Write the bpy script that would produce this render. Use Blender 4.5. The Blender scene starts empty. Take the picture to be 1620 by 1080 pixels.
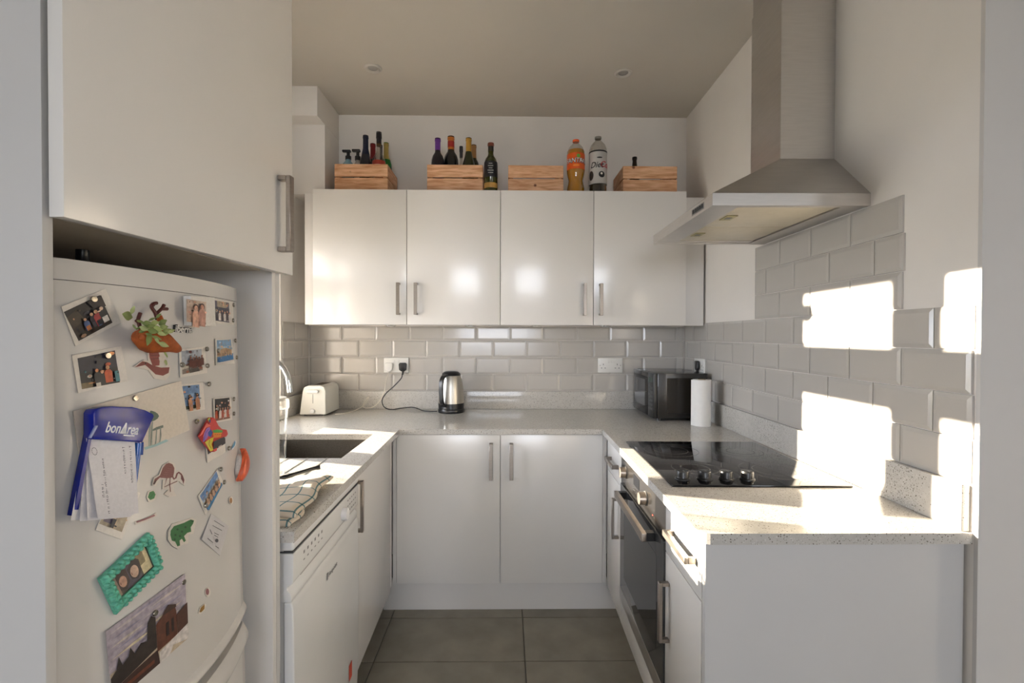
import bpy, bmesh, math, random
from mathutils import Matrix, Vector
random.seed(7)
S = bpy.context.scene
COL = S.collection

# ------------------------------------------------------------------ camera
F_PX, YAW, PIT, ROL, H = 773.3, .0138, -.0119, .0029, 1.328

def ray(px, py):
    a, b = px - 810, py - 540
    u = a * math.cos(ROL) + b * math.sin(ROL); v = -a * math.sin(ROL) + b * math.cos(ROL)
    X, Z = u / F_PX, -v / F_PX
    Y = math.cos(PIT) - Z * math.sin(PIT); Z = math.sin(PIT) + Z * math.cos(PIT)
    return Vector((X * math.cos(YAW) + Y * math.sin(YAW), -X * math.sin(YAW) + Y * math.cos(YAW), Z))
EYE = Vector((0, 0, H))
def onZ(px, py, z): d = ray(px, py); return EYE + d * ((z - H) / d.z)
def onY(px, py, y): d = ray(px, py); return EYE + d * (y / d.y)
def onPlane(px, py, o, n): d = ray(px, py); return EYE + d * ((o - EYE).dot(n) / d.dot(n))

fw = ray(810, 540); rt = ray(810 + F_PX, 540) - fw; up = fw - ray(810, 540 + F_PX)
fw.normalize(); rt.normalize(); up.normalize()
cam = bpy.data.objects.new('camera', bpy.data.cameras.new('camera')); COL.objects.link(cam)
cam.matrix_world = Matrix(((rt.x, up.x, -fw.x, 0), (rt.y, up.y, -fw.y, 0), (rt.z, up.z, -fw.z, H), (0, 0, 0, 1)))
cam.data.sensor_width = 36; cam.data.lens = F_PX * 36 / 1620; cam.data.clip_start = .02
S.camera = cam

# ------------------------------------------------------------------ light
SKY, SUN, EXPO = 15.5, 56.0, 0.14
w = bpy.data.worlds.new('sky'); S.world = w; w.use_nodes = True
bg = w.node_tree.nodes['Background']; bg.inputs[0].default_value = (.86, .91, 1.0, 1); bg.inputs[1].default_value = SKY
sun = bpy.data.lights.new('sun', 'SUN'); sun.energy = SUN; sun.angle = math.radians(.6); sun.color = (1, .865, .68)
so = bpy.data.objects.new('sun', sun); COL.objects.link(so)
so.rotation_euler = Vector((.951, -.309, -.151)).to_track_quat('-Z', 'Y').to_euler()
so.location = (-6, 4, 4)
vs = S.view_settings
vs.view_transform = 'Standard'; vs.look = 'None'; vs.exposure = EXPO; vs.gamma = 1; vs.use_curve_mapping = False
S.cycles.max_bounces = 10; S.cycles.diffuse_bounces = 6; S.cycles.transparent_max_bounces = 16
S.cycles.caustics_reflective = False; S.cycles.caustics_refractive = False
S.cycles.sample_clamp_indirect = 30
S.cycles.use_denoising = True
def portal(name, loc, rot, sx, sy):
    l = bpy.data.lights.new(name, 'AREA'); l.shape = 'RECTANGLE'; l.size = sx; l.size_y = sy; l.cycles.is_portal = True
    o = bpy.data.objects.new(name, l); COL.objects.link(o); o.location = loc; o.rotation_euler = rot
portal('window_portal', (-1.36, 1.95, 1.4), (0, math.radians(-90), 0), 1.0, 1.3)
portal('rear_window_portal', (-.3, -5.62, 1.75), (math.radians(-90), 0, math.radians(180)), 2.0, 1.5)
portal('added_side_window_portal', (2.79, -3.1, 1.55), (0, math.radians(90), 0), 1.3, 1.6)  # sky portal of the side window added for fill light

# ------------------------------------------------------------------ materials
def lin(h):
    if not isinstance(h, str): return tuple(h[:3])
    c = [int(h[i:i + 2], 16) / 255 for i in (0, 2, 4)]
    return tuple(x / 12.92 if x <= .04045 else ((x + .055) / 1.055) ** 2.4 for x in c)
MATS = {}
def mat(name, col, rough=.5, metal=0, var=.03, scale=30, bump=0, stretch=None, coat=0, spec=.5, emit=0, trans=0):
    """procedural surface: base colour varied by noise, optional fine relief"""
    if name in MATS: return MATS[name]
    m = bpy.data.materials.new(name); m.use_nodes = True; MATS[name] = m
    nt = m.node_tree; b = nt.nodes['Principled BSDF']
    tc = nt.nodes.new('ShaderNodeTexCoord'); mp = nt.nodes.new('ShaderNodeMapping'); nz = nt.nodes.new('ShaderNodeTexNoise')
    nz.inputs['Scale'].default_value = scale; nz.inputs['Detail'].default_value = 3
    if stretch: mp.inputs['Scale'].default_value = stretch
    nt.links.new(tc.outputs['Object'], mp.inputs[0]); nt.links.new(mp.outputs[0], nz.inputs['Vector'])
    r = nt.nodes.new('ShaderNodeValToRGB'); c = lin(col)
    r.color_ramp.elements[0].color = (*[x * (1 - var) for x in c], 1); r.color_ramp.elements[1].color = (*[min(1, x * (1 + var)) for x in c], 1)
    r.color_ramp.elements[0].position = .3; r.color_ramp.elements[1].position = .7
    nt.links.new(nz.outputs['Fac'], r.inputs[0]); nt.links.new(r.outputs[0], b.inputs['Base Color'])
    b.inputs['Roughness'].default_value = rough; b.inputs['Metallic'].default_value = metal
    b.inputs['Specular IOR Level'].default_value = spec
    b.inputs['Coat Weight'].default_value = coat; b.inputs['Coat Roughness'].default_value = .05
    b.inputs['Transmission Weight'].default_value = trans
    if emit: b.inputs['Emission Color'].default_value = (*c, 1); b.inputs['Emission Strength'].default_value = emit
    if bump:
        bp = nt.nodes.new('ShaderNodeBump'); bp.inputs['Strength'].default_value = bump; bp.inputs['Distance'].default_value = .002
        nt.links.new(nz.outputs['Fac'], bp.inputs['Height']); nt.links.new(bp.outputs[0], b.inputs['Normal'])
    return m
def clear(name, tint=(1, 1, 1), refl=.08, rough=.02):
    m = bpy.data.materials.new(name); m.use_nodes = True; nt = m.node_tree; nt.nodes.clear(); MATS[name] = m
    o = nt.nodes.new('ShaderNodeOutputMaterial'); t = nt.nodes.new('ShaderNodeBsdfTransparent'); g = nt.nodes.new('ShaderNodeBsdfGlossy')
    lw = nt.nodes.new('ShaderNodeLayerWeight'); mx = nt.nodes.new('ShaderNodeMixShader'); ml = nt.nodes.new('ShaderNodeMath')
    t.inputs[0].default_value = (*tint, 1); g.inputs['Roughness'].default_value = rough; lw.inputs[0].default_value = .25
    ml.operation = 'MULTIPLY_ADD'; ml.inputs[1].default_value = .6; ml.inputs[2].default_value = refl
    nt.links.new(lw.outputs['Facing'], ml.inputs[0]); nt.links.new(ml.outputs[0], mx.inputs[0])
    nt.links.new(t.outputs[0], mx.inputs[1]); nt.links.new(g.outputs[0], mx.inputs[2]); nt.links.new(mx.outputs[0], o.inputs[0])
    return m
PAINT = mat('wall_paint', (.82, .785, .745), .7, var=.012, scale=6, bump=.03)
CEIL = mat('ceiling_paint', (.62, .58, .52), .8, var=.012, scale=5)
GLOSS = mat('gloss_white_door', (.76, .74, .715), .2, var=.008, scale=3, coat=.12)
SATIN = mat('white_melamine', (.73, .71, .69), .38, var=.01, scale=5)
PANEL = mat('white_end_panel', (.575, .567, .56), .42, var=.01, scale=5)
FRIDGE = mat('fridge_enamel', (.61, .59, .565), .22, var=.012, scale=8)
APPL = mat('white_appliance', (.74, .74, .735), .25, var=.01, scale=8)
TILE = mat('white_glazed_tile', (.50, .475, .44), .15, var=.02, scale=2.5)
GROUT = mat('pale_grout', (.72, .69, .64), .8, var=.05, scale=60)
STEEL = mat('brushed_steel', (.62, .595, .57), .33, 1, var=.035, scale=14, stretch=(1, 1, 12), bump=.012)
NICKEL = mat('brushed_nickel', (.37, .325, .285), .36, 1, var=.06, scale=40, stretch=(1, 1, 8))
CHROME = mat('chrome', (.82, .82, .82), .06, 1, var=.02)
BLACK = mat('black_plastic', (.012, .012, .013), .28, var=.1, scale=50)
BLACKGL = mat('black_glass', (.006, .006, .007), .045, var=.1, spec=.35)
OVENGL = mat('oven_glass', (.035, .035, .035), .07, var=.1, spec=.6)
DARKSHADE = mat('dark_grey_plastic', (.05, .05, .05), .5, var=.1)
WHITEPL = mat('white_plastic', (.76, .75, .72), .3, var=.01)
CREAMPL = mat('cream_plastic', (.70, .69, .63), .32, var=.015)
SINKM = mat('grey_composite', (.075, .066, .056), .55, var=.35, scale=220, bump=.1)
PAPER = mat('white_paper', (.80, .79, .77), .75, var=.02, scale=40)
WGLASS = clear('window_glass', (1, 1, 1), .03)
JUGGL = clear('clear_glass', (.98, .985, .97), .04)
CLEARPL = clear('clear_plastic', (.86, .84, .80), .05, .05)
WINFRAME = mat('window_frame_white', (.78, .77, .75), .4, var=.01)
GROUND = mat('garden_ground', (.34, .33, .29), .9, var=.3, scale=4)

def quartz():
    m = mat('quartz_worktop', (.53, .51, .475), .09, var=.05, scale=60, spec=.3); nt = m.node_tree; b = nt.nodes['Principled BSDF']
    base = b.inputs['Base Color'].links[0].from_socket
    prev = base
    tc = nt.nodes.new('ShaderNodeTexCoord')
    for sc, th, col in ((150, .24, (.17, .15, .125)), (250, .26, (.27, .255, .22)), (200, .2, (.72, .71, .68))):
        v = nt.nodes.new('ShaderNodeTexVoronoi'); v.inputs['Scale'].default_value = sc
        mp = nt.nodes.new('ShaderNodeMapping'); mp.inputs['Location'].default_value = (sc * .13, sc * .07, 0)
        nt.links.new(tc.outputs['Object'], mp.inputs[0]); nt.links.new(mp.outputs[0], v.inputs['Vector'])
        lt = nt.nodes.new('ShaderNodeMath'); lt.operation = 'LESS_THAN'; lt.inputs[1].default_value = th
        nt.links.new(v.outputs['Distance'], lt.inputs[0])
        # only some cells carry a fleck
        g = nt.nodes.new('ShaderNodeSeparateColor'); nt.links.new(v.outputs['Color'], g.inputs[0])
        l2 = nt.nodes.new('ShaderNodeMath'); l2.operation = 'LESS_THAN'; l2.inputs[1].default_value = .45
        nt.links.new(g.outputs[0], l2.inputs[0])
        mu = nt.nodes.new('ShaderNodeMath'); mu.operation = 'MULTIPLY'; nt.links.new(lt.outputs[0], mu.inputs[0]); nt.links.new(l2.outputs[0], mu.inputs[1])
        mx = nt.nodes.new('ShaderNodeMix'); mx.data_type = 'RGBA'
        nt.links.new(mu.outputs[0], mx.inputs[0]); nt.links.new(prev, mx.inputs[6]); mx.inputs[7].default_value = (*col, 1)
        prev = mx.outputs[2]
    nt.links.new(prev, b.inputs['Base Color']); return m
QUARTZ = quartz()

def floor_mat():
    m = mat('grey_porcelain', (.27, .247, .20), .42, var=.16, scale=7, bump=.03); nt = m.node_tree; b = nt.nodes['Principled BSDF']
    oi = nt.nodes.new('ShaderNodeObjectInfo'); prev = b.inputs['Base Color'].links[0].from_socket
    mr = nt.nodes.new('ShaderNodeMapRange'); mr.inputs[3].default_value = .93; mr.inputs[4].default_value = 1.06
    nt.links.new(oi.outputs['Random'], mr.inputs[0])
    mx = nt.nodes.new('ShaderNodeMix'); mx.data_type = 'RGBA'; mx.blend_type = 'MULTIPLY'; mx.inputs[0].default_value = 1
    nt.links.new(prev, mx.inputs[6]); nt.links.new(mr.outputs[0], mx.inputs[7]); nt.links.new(mx.outputs[2], b.inputs['Base Color'])
    return m
FLOORT = floor_mat()
FLGROUT = mat('floor_grout', (.17, .155, .13), .85, var=.1, scale=40)

def pine():
    m = bpy.data.materials.new('pine_wood'); m.use_nodes = True; nt = m.node_tree; b = nt.nodes['Principled BSDF']; b.inputs['Roughness'].default_value = .55
    tc = nt.nodes.new('ShaderNodeTexCoord'); oi = nt.nodes.new('ShaderNodeObjectInfo')
    ad = nt.nodes.new('ShaderNodeVectorMath'); ad.operation = 'ADD'; nt.links.new(tc.outputs['Object'], ad.inputs[0])
    sc = nt.nodes.new('ShaderNodeMath'); sc.operation = 'MULTIPLY'; sc.inputs[1].default_value = 37; nt.links.new(oi.outputs['Random'], sc.inputs[0]); nt.links.new(sc.outputs[0], ad.inputs[1])
    mp = nt.nodes.new('ShaderNodeMapping'); mp.inputs['Scale'].default_value = (2.5, 2.5, 22); nt.links.new(ad.outputs[0], mp.inputs[0])
    nz = nt.nodes.new('ShaderNodeTexNoise'); nz.inputs['Scale'].default_value = 4; nz.inputs['Detail'].default_value = 4; nz.inputs['Distortion'].default_value = .6
    nt.links.new(mp.outputs[0], nz.inputs['Vector'])
    r = nt.nodes.new('ShaderNodeValToRGB'); e = r.color_ramp.elements
    e[0].position = .3; e[0].color = (*lin('BE8456'), 1); e[1].position = .68; e[1].color = (*lin('EABD96'), 1)
    nt.links.new(nz.outputs['Fac'], r.inputs[0])
    vo = nt.nodes.new('ShaderNodeTexVoronoi'); vo.inputs['Scale'].default_value = 9; nt.links.new(ad.outputs[0], vo.inputs['Vector'])
    lt = nt.nodes.new('ShaderNodeMapRange'); lt.inputs[1].default_value = .05; lt.inputs[2].default_value = .1; lt.inputs[3].default_value = 1; lt.inputs[4].default_value = 0
    nt.links.new(vo.outputs['Distance'], lt.inputs[0])
    mx = nt.nodes.new('ShaderNodeMix'); mx.data_type = 'RGBA'; nt.links.new(lt.outputs[0], mx.inputs[0]); nt.links.new(r.outputs[0], mx.inputs[6]); mx.inputs[7].default_value = (*lin('6E3A1E'), 1)
    nt.links.new(mx.outputs[2], b.inputs['Base Color']); return m
PINE = pine()

def print_mat(nm='printed_colour', lo=.94, hi=1.04, sc=260):
    m = bpy.data.materials.new(nm); m.use_nodes = True; nt = m.node_tree; b = nt.nodes['Principled BSDF']
    a = nt.nodes.new('ShaderNodeVertexColor'); a.layer_name = 'Col'
    nz = nt.nodes.new('ShaderNodeTexNoise'); nz.inputs['Scale'].default_value = sc; nz.inputs['Detail'].default_value = 5
    tc = nt.nodes.new('ShaderNodeTexCoord'); nt.links.new(tc.outputs['Object'], nz.inputs['Vector'])
    mr = nt.nodes.new('ShaderNodeMapRange'); mr.inputs[1].default_value = .3; mr.inputs[2].default_value = .7; mr.inputs[3].default_value = lo; mr.inputs[4].default_value = hi
    nt.links.new(nz.outputs['Fac'], mr.inputs[0])
    mx = nt.nodes.new('ShaderNodeMix'); mx.data_type = 'RGBA'; mx.blend_type = 'MULTIPLY'; mx.inputs[0].default_value = 1
    nt.links.new(a.outputs[0], mx.inputs[6]); nt.links.new(mr.outputs[0], mx.inputs[7]); nt.links.new(mx.outputs[2], b.inputs['Base Color'])
    b.inputs['Roughness'].default_value = .4; return m
PRINT = print_mat(); PHOTO = print_mat('photo_paper', .72, 1.2, 150)

# ------------------------------------------------------------------ builders
class MB:
    def __init__(s, M=None): s.v = []; s.f = []; s.mi = []; s.c = []; s.M = M
    def add(s, vs, fs, mi=0, col=None):
        n = len(s.v)
        for v in vs:
            v = Vector(v); s.v.append(s.M @ v if s.M else v)
        for f in fs: s.f.append([i + n for i in f]); s.mi.append(mi); s.c.append(col)
        return s
    def box(s, x0, x1, y0, y1, z0, z1, mi=0, col=None):
        vs = [(x, y, z) for z in (z0, z1) for y in (y0, y1) for x in (x0, x1)]
        return s.add(vs, [(0, 2, 3, 1), (4, 5, 7, 6), (0, 1, 5, 4), (2, 6, 7, 3), (0, 4, 6, 2), (1, 3, 7, 5)], mi, col)
    def prism(s, poly, a0, a1, ax='z', mi=0, col=None):
        """poly in the two other axes (x,y)/(y,z)/(x,z), extruded along ax"""
        f = {'z': lambda p, a: (p[0], p[1], a), 'x': lambda p, a: (a, p[0], p[1]), 'y': lambda p, a: (p[0], a, p[1])}[ax]
        n = len(poly); vs = [f(p, a0) for p in poly] + [f(p, a1) for p in poly]
        return s.add(vs, [list(range(n))[::-1], list(range(n, 2 * n))] + [(i, (i + 1) % n, (i + 1) % n + n, i + n) for i in range(n)], mi, col)
    def lathe(s, prof, c=(0, 0, 0), n=24, mi=0, T=None, caps=True, col=None):
        vs = []; c = Vector(c)
        for r, z in prof:
            for i in range(n):
                a = 2 * math.pi * i / n; p = Vector((r * math.cos(a), r * math.sin(a), z))
                vs.append((T @ p if T else p) + c)
        k = len(prof); fs = [(j * n + i, j * n + (i + 1) % n, (j + 1) * n + (i + 1) % n, (j + 1) * n + i) for j in range(k - 1) for i in range(n)]
        if caps: fs += [list(range(n))[::-1], list(range((k - 1) * n, k * n))]
        return s.add(vs, fs, mi, col)
    def tube(s, pts, r, n=10, mi=0, smooth=0, col=None):
        pts = [Vector(p) for p in pts]
        if smooth: pts = spline(pts, smooth)
        rs = r if isinstance(r, (list, tuple)) else [r] * len(pts)
        if len(rs) != len(pts): rs = [rs[min(len(rs) - 1, int(i * len(rs) / len(pts)))] for i in range(len(pts))]
        vs = []; prev = None
        for i, p in enumerate(pts):
            d = (pts[min(i + 1, len(pts) - 1)] - pts[max(i - 1, 0)]).normalized()
            if prev is None: u = d.orthogonal().normalized()
            else: u = (prev - d * prev.dot(d)).normalized()
            prev = u; w_ = d.cross(u)
            for k in range(n):
                a = 2 * math.pi * k / n; vs.append(p + (u * math.cos(a) + w_ * math.sin(a)) * rs[i])
        m = len(pts); fs = [(j * n + i, j * n + (i + 1) % n, (j + 1) * n + (i + 1) % n, (j + 1) * n + i) for j in range(m - 1) for i in range(n)]
        fs += [list(range(n))[::-1], list(range((m - 1) * n, m * n))]
        return s.add(vs, fs, mi, col)
    def obj(s, name, mats, parent=None, bevel=0, smooth=False, seg=2, loc=None):
        me = bpy.data.meshes.new(name)
        me.from_pydata([tuple(v) for v in s.v], [], s.f)
        mats = mats if isinstance(mats, (list, tuple)) else [mats]
        for m in mats: me.materials.append(m)
        me.polygons.foreach_set('material_index', s.mi)
        if any(c is not None for c in s.c):
            ca = me.color_attributes.new('Col', 'FLOAT_COLOR', 'CORNER'); d = []
            for p, c in zip(me.polygons, s.c): d += [*lin(c or 'FFFFFF'), 1.0] * p.loop_total
            ca.data.foreach_set('color', d)
        bm = bmesh.new(); bm.from_mesh(me)
        bmesh.ops.recalc_face_normals(bm, faces=bm.faces)
        if bevel:
            es = [e for e in bm.edges if len(e.link_faces) == 2 and e.calc_face_angle(0) > .5]
            bmesh.ops.bevel(bm, geom=es, offset=bevel, segments=seg, affect='EDGES', profile=.6, clamp_overlap=True)
        bm.to_mesh(me); bm.free()
        if smooth or bevel:
            me.shade_smooth()
            me.set_sharp_from_angle(angle=math.radians(smooth if smooth and smooth is not True else 38))
        me.update()
        o = bpy.data.objects.new(name, me); COL.objects.link(o)
        if loc: o.location = loc
        if parent: adopt(o, parent)
        return o
def spline(pts, k):
    out = []
    for i in range(len(pts) - 1):
        p0 = pts[max(i - 1, 0)]; p1 = pts[i]; p2 = pts[i + 1]; p3 = pts[min(i + 2, len(pts) - 1)]
        for j in range(k):
            t = j / k
            out.append(.5 * ((2 * p1) + (p2 - p0) * t + (2 * p0 - 5 * p1 + 4 * p2 - p3) * t * t + (3 * p1 - p0 - 3 * p2 + p3) * t ** 3))
    return out + [pts[-1]]
def adopt(o, parent):
    o.parent = parent
    o.matrix_parent_inverse = Matrix.Translation(-Vector(parent.location)) if parent.type == 'EMPTY' else Matrix.Identity(4)
def thing(name, label, cat, loc, group=None):
    e = bpy.data.objects.new(name, None); COL.objects.link(e); e.location = loc; e.empty_display_size = .05
    return tag(e, label, cat, group)
def tag(o, label, cat, group=None):
    o['label'] = label; o['category'] = cat
    if group: o['group'] = group
    return o
def struct(o, label=None):
    o['kind'] = 'structure'
    if label: o['label'] = label
    return o
def text(body, size, T, name, m, parent, extrude=.0003, shear=0, bend=None, sx=1, align='CENTER', offset=0, vx=None):
    """flat lettering in local x/y, placed by matrix T; bend=(radius) wraps it round a vertical cylinder at T's origin"""
    cu = bpy.data.curves.new('t', 'FONT'); cu.body = body; cu.size = size; cu.align_x = align; cu.align_y = 'CENTER'; cu.extrude = extrude; cu.shear = shear; cu.offset = offset
    cu.resolution_u = 3
    o = bpy.data.objects.new('t', cu); COL.objects.link(o); bpy.context.view_layer.update()
    me = bpy.data.meshes.new_from_object(o.evaluated_get(bpy.context.evaluated_depsgraph_get()))
    bpy.data.objects.remove(o); me.name = name
    for v in me.vertices:
        p = v.co.copy(); p.x *= sx
        if bend:
            a = p.x / bend; p = Vector((math.sin(a) * (bend + p.z), p.y, math.cos(a) * (bend + p.z)))
        v.co = T @ p
    me.materials.clear(); me.materials.append(m)
    o = bpy.data.objects.new(name, me); COL.objects.link(o)
    if parent: adopt(o, parent)
    return o
def circ(cx, cy, rx, ry=None, n=14, a0=0):
    ry = rx if ry is None else ry
    return [(cx + rx * math.cos(a0 + 2 * math.pi * i / n), cy + ry * math.sin(a0 + 2 * math.pi * i / n)) for i in range(n)]
MR = Matrix.Rotation(-.019, 4, 'Z')      # the right-hand run stands 1.1 degrees off square
ML = Matrix.Rotation(.02, 4, 'Z')        # the left-hand run
D = 2.9646; CZ = 2.65; WT = .885; ZU = .993; RP = .102; TP = .2025

# ------------------------------------------------------------------ shell
fl = struct(MB().box(-2.6, 2.7, -5.7, 3.15, -.15, -.006).obj('floor', FLGROUT), 'grey porcelain tiled floor')
tm = MB().box(-.3065, .3065, -.1525, .1525, -.0055, 0).obj('tile', FLOORT, fl, bevel=.001, seg=1)
first = True
for i in range(-3, 4):
    for j in range(-1, 18):
        o = tm if first else tm.copy()
        if not first: COL.objects.link(o)
        first = False
        o.location = (-.5325 + .617 * i + .3085, 2.288 - .309 * j - .1545, 0)
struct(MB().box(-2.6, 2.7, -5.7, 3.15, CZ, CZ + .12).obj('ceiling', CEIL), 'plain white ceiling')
wb = struct(MB().box(-1.5, 1.5, D, D + .18, 0, CZ).obj('wall_back', PAINT), 'white back wall with metro tile splashback')
NIBG = mat('pale_grey_wall', (.60, .585, .57), .7, var=.012, scale=6)  # wall end set to a greyer tone than the right wall
struct(MB().box(1.0572, 2.7, 1.072, 1.082, 0, CZ).obj('wall_right_return', NIBG), 'pale grey wall end facing the viewer at the far right')
wr_ = struct(MB().prism([(1.0574, 1.0822), (1.0955, D), (2.7, D), (2.7, 1.0822)], 0, CZ).obj('wall_right', PAINT), 'white right wall with metro tile splashback')
WY0, WY1, WZ0, WZ1 = 1.30, 2.60, .905, 1.95
m = MB()
m.box(-1.34, -1.187, .56, WY0, 0, CZ).box(-1.34, -1.187, WY1, D, 0, CZ).box(-1.34, -1.187, WY0, WY1, 0, WZ0).box(-1.34, -1.187, WY0, WY1, WZ1, CZ)
wl = struct(m.obj('wall_left', PAINT), 'white left wall with the window over the sink')
struct(MB().box(-2.6, -1.34, .56, .76, 0, CZ).obj('wall_left_return', PAINT))
struct(MB().box(-2.75, -2.6, -5.7, .76, 0, CZ).obj('wall_living_left', PAINT))
m = MB().box(2.7, 2.85, -5.7, -3.9, 0, CZ).box(2.7, 2.85, -2.3, 1.2, 0, CZ).box(2.7, 2.85, -3.9, -2.3, 0, .9).box(2.7, 2.85, -3.9, -2.3, 2.2, CZ)
struct(m.obj('wall_living_right', PAINT))
m = MB().box(-2.6, -1.3, -5.7, -5.55, 0, CZ).box(.7, 2.7, -5.7, -5.55, 0, CZ).box(-1.3, .7, -5.7, -5.55, 0, 1.0).box(-1.3, .7, -5.7, -5.55, 2.5, CZ)
struct(m.obj('wall_rear', PAINT))
struct(MB().box(-40, 40, -40, 40, -.5, -.4).obj('ground', GROUND))
# boxing in the far left corner
struct(MB().box(-1.187, -1.002, 2.626, D, 2.493, CZ).obj('trim_1', PAINT, bevel=.002), 'white boxed-in bulkhead under the ceiling, left corner')
struct(MB().box(-1.187, -1.002, 2.735, D, 2.108, 2.493).obj('trim_2', PAINT, bevel=.002), 'white boxed-in pipe casing above the wall cupboards')
# window over the sink (hidden behind the fridge housing, it lets the low sun in)
wn = MB(); FX0, FX1 = -1.275, -1.245
wn.box(FX0, FX1, WY0, WY1, WZ0, .945).box(FX0, FX1, WY0, WY1, 1.842, WZ1).box(FX0, FX1, 2.484, WY1, .945, 1.842).box(FX0, FX1, WY0, 1.56, .945, 1.842)
win = struct(wn.obj('window_1', WINFRAME), 'white casement window over the sink')
MB().box(FX0, FX1, 1.914, 2.074, .945, 1.842).obj('mullion', WINFRAME, win)
for a, b in ((1.56, 1.914), (2.074, 2.484)):
    MB().box(FX0, FX1, a, b, 1.494, 1.666).obj('transom', WINFRAME, win)
    MB().box(-1.262, -1.258, a, b, .945, 1.494).obj('pane', WGLASS, win)
    MB().box(-1.262, -1.258, a, b, 1.666, 1.842).obj('pane', WGLASS, win)
Tx = Matrix.Rotation(math.pi / 2, 4, 'Y')
MB().lathe([(.034, 0), (.036, .004), (.03, .008)], (-1.243, 2.455, 1.775), 20, T=Tx).obj('shadow_disc', DARKSHADE, win)  # unseen disc added to cast the round shadow on the right wall
m = MB().box(-1.245, -1.165, WY0, WY1, WZ0 - .02, WZ0 + .004).obj('window_sill', WINFRAME, win, bevel=.003)
# rear window
m = MB().box(-1.3, .7, -5.66, -5.62, 1.0, 1.05).box(-1.3, .7, -5.66, -5.62, 2.45, 2.5).box(-1.3, -1.25, -5.66, -5.62, 1.05, 2.45).box(.65, .7, -5.66, -5.62, 1.05, 2.45)
w2 = struct(m.obj('window_2', WINFRAME), 'white window behind the viewpoint')
MB().box(-1.25, .65, -5.642, -5.638, 1.05, 2.45).obj('pane', WGLASS, w2)
m = MB().box(2.78, 2.82, -3.9, -2.3, .9, .95).box(2.78, 2.82, -3.9, -2.3, 2.15, 2.2).box(2.78, 2.82, -3.9, -3.85, .95, 2.15).box(2.78, 2.82, -2.35, -2.3, .95, 2.15)  # unseen side window, added for fill light on the fridge and panels
w3 = struct(m.obj('added_side_window', WINFRAME), 'white side window added out of view to light the fridge side')
MB().box(2.798, 2.802, -3.85, -2.35, .95, 2.15).obj('pane', WGLASS, w3)

# metro tiles: local x along the wall, -y out of the wall, z up
TC = {}
def metro(wall, M, x0, x1, z0, z1):
    x0 += .0012; x1 -= .0012; z0 += .0012; z1 -= .0012
    if x1 - x0 < .012: return
    key = (round(x1 - x0, 4), round(z1 - z0, 4))
    if key not in TC:
        a, b = key; q = .011 if a > .05 else .004; t0, t1 = -.0052, -.0075
        vs = [(0, 0, 0), (a, 0, 0), (a, 0, b), (0, 0, b), (0, t0, 0), (a, t0, 0), (a, t0, b), (0, t0, b), (q, t1, q), (a - q, t1, q), (a - q, t1, b - q), (q, t1, b - q)]
        me = bpy.data.meshes.new('tile'); me.from_pydata(vs, [], [(0, 1, 5, 4), (1, 2, 6, 5), (2, 3, 7, 6), (3, 0, 4, 7), (4, 5, 9, 8), (5, 6, 10, 9), (6, 7, 11, 10), (7, 4, 8, 11), (8, 9, 10, 11)])
        me.materials.append(TILE); TC[key] = me
    o = bpy.data.objects.new('tile', TC[key]); COL.objects.link(o); o.parent = wall
    jig = Matrix.Rotation(random.uniform(-.0022, .0022), 4, 'X') @ Matrix.Rotation(random.uniform(-.0022, .0022), 4, 'Z')
    o.matrix_local = M @ Matrix.Translation((x0, 0, z0)) @ jig
def tile_row(wall, M, lo, hi, ref, z0, z1):
    k = math.floor((lo - ref) / TP); x = ref + k * TP
    while x < hi - 1e-4:
        metro(wall, M, max(x, lo), min(x + TP, hi), z0, z1); x += TP
TB = Matrix.Translation((0, D, 0))
for r in range(4):
    tile_row(wb, TB, -1.179, 1.086, -.175 + (0 if r % 2 else TP / 2), ZU + r * RP, min(ZU + (r + 1) * RP, 1.383))
# right wall: distance measured along the wall from its near end
rw0 = Vector((1.0572, 1.072, 0)); rdir = (Vector((1.0955, D, 0)) - rw0).normalized(); RLEN = (Vector((1.0955, D, 0)) - rw0).length
TR = Matrix(((-rdir.x, -rdir.y, 0, 0), (-rdir.y, rdir.x, 0, 0), (0, 0, 1, 0), (0, 0, 0, 1)))
TR = Matrix.Translation((1.0955, D, 0)) @ Matrix.Rotation(math.atan2(-rdir.y, -rdir.x), 4, 'Z')   # local x runs from the back corner towards the viewer
jr = D - 2.5042
for r in range(7):
    lo, hi = (.008, RLEN - .012) if r < 4 else (.875, D - 1.284)
    tile_row(wr_, TR, lo, hi, jr + (TP / 2 if r % 2 else 0), ZU + r * RP, ZU + (r + 1) * RP)
TLM = Matrix.Translation((-1.187, 2.61, 0)) @ Matrix.Rotation(math.pi / 2, 4, 'Z')
for r in range(4): tile_row(wl, TLM, 0, .345, .05 + (TP / 2 if r % 2 else 0), ZU + r * RP, ZU + (r + 1) * RP)

# ------------------------------------------------------------------ worktop
wt = thing('quartz_worktop', 'pale speckled quartz worktop running round three sides of the kitchen', 'worktop', (0, 2.6, WT - .025))
lp = lambda x, y: (ML @ Vector((x, y, 0)))[:2]
rp = lambda x, y: (MR @ Vector((x, y, 0)))[:2]
NY = 1.102
lf = lambda y: -.452 - .02 * y
SX0, SX1, SY0, SY1 = -1.01, -.59, 1.765, 2.195
m = MB()
zt0, zt1 = WT - .025, WT
m.prism([(-1.185, NY), (lf(NY), NY), (lf(SY0), SY0), (-1.185, SY0)], zt0, zt1)
m.prism([(-1.185, SY0), (SX0, SY0), (SX0, SY1), (-1.185, SY1)], zt0, zt1)
m.prism([(SX1, SY0), (lf(SY0), SY0), (lf(SY1), SY1), (SX1, SY1)], zt0, zt1)
YF = 2.308
m.prism([(-1.185, SY1), (lf(SY1), SY1), (lf(YF), YF), (lf(YF), D - .002), (-1.185, D - .002)], zt0, zt1)
xr = lambda y: .419 + .019 * y
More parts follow.
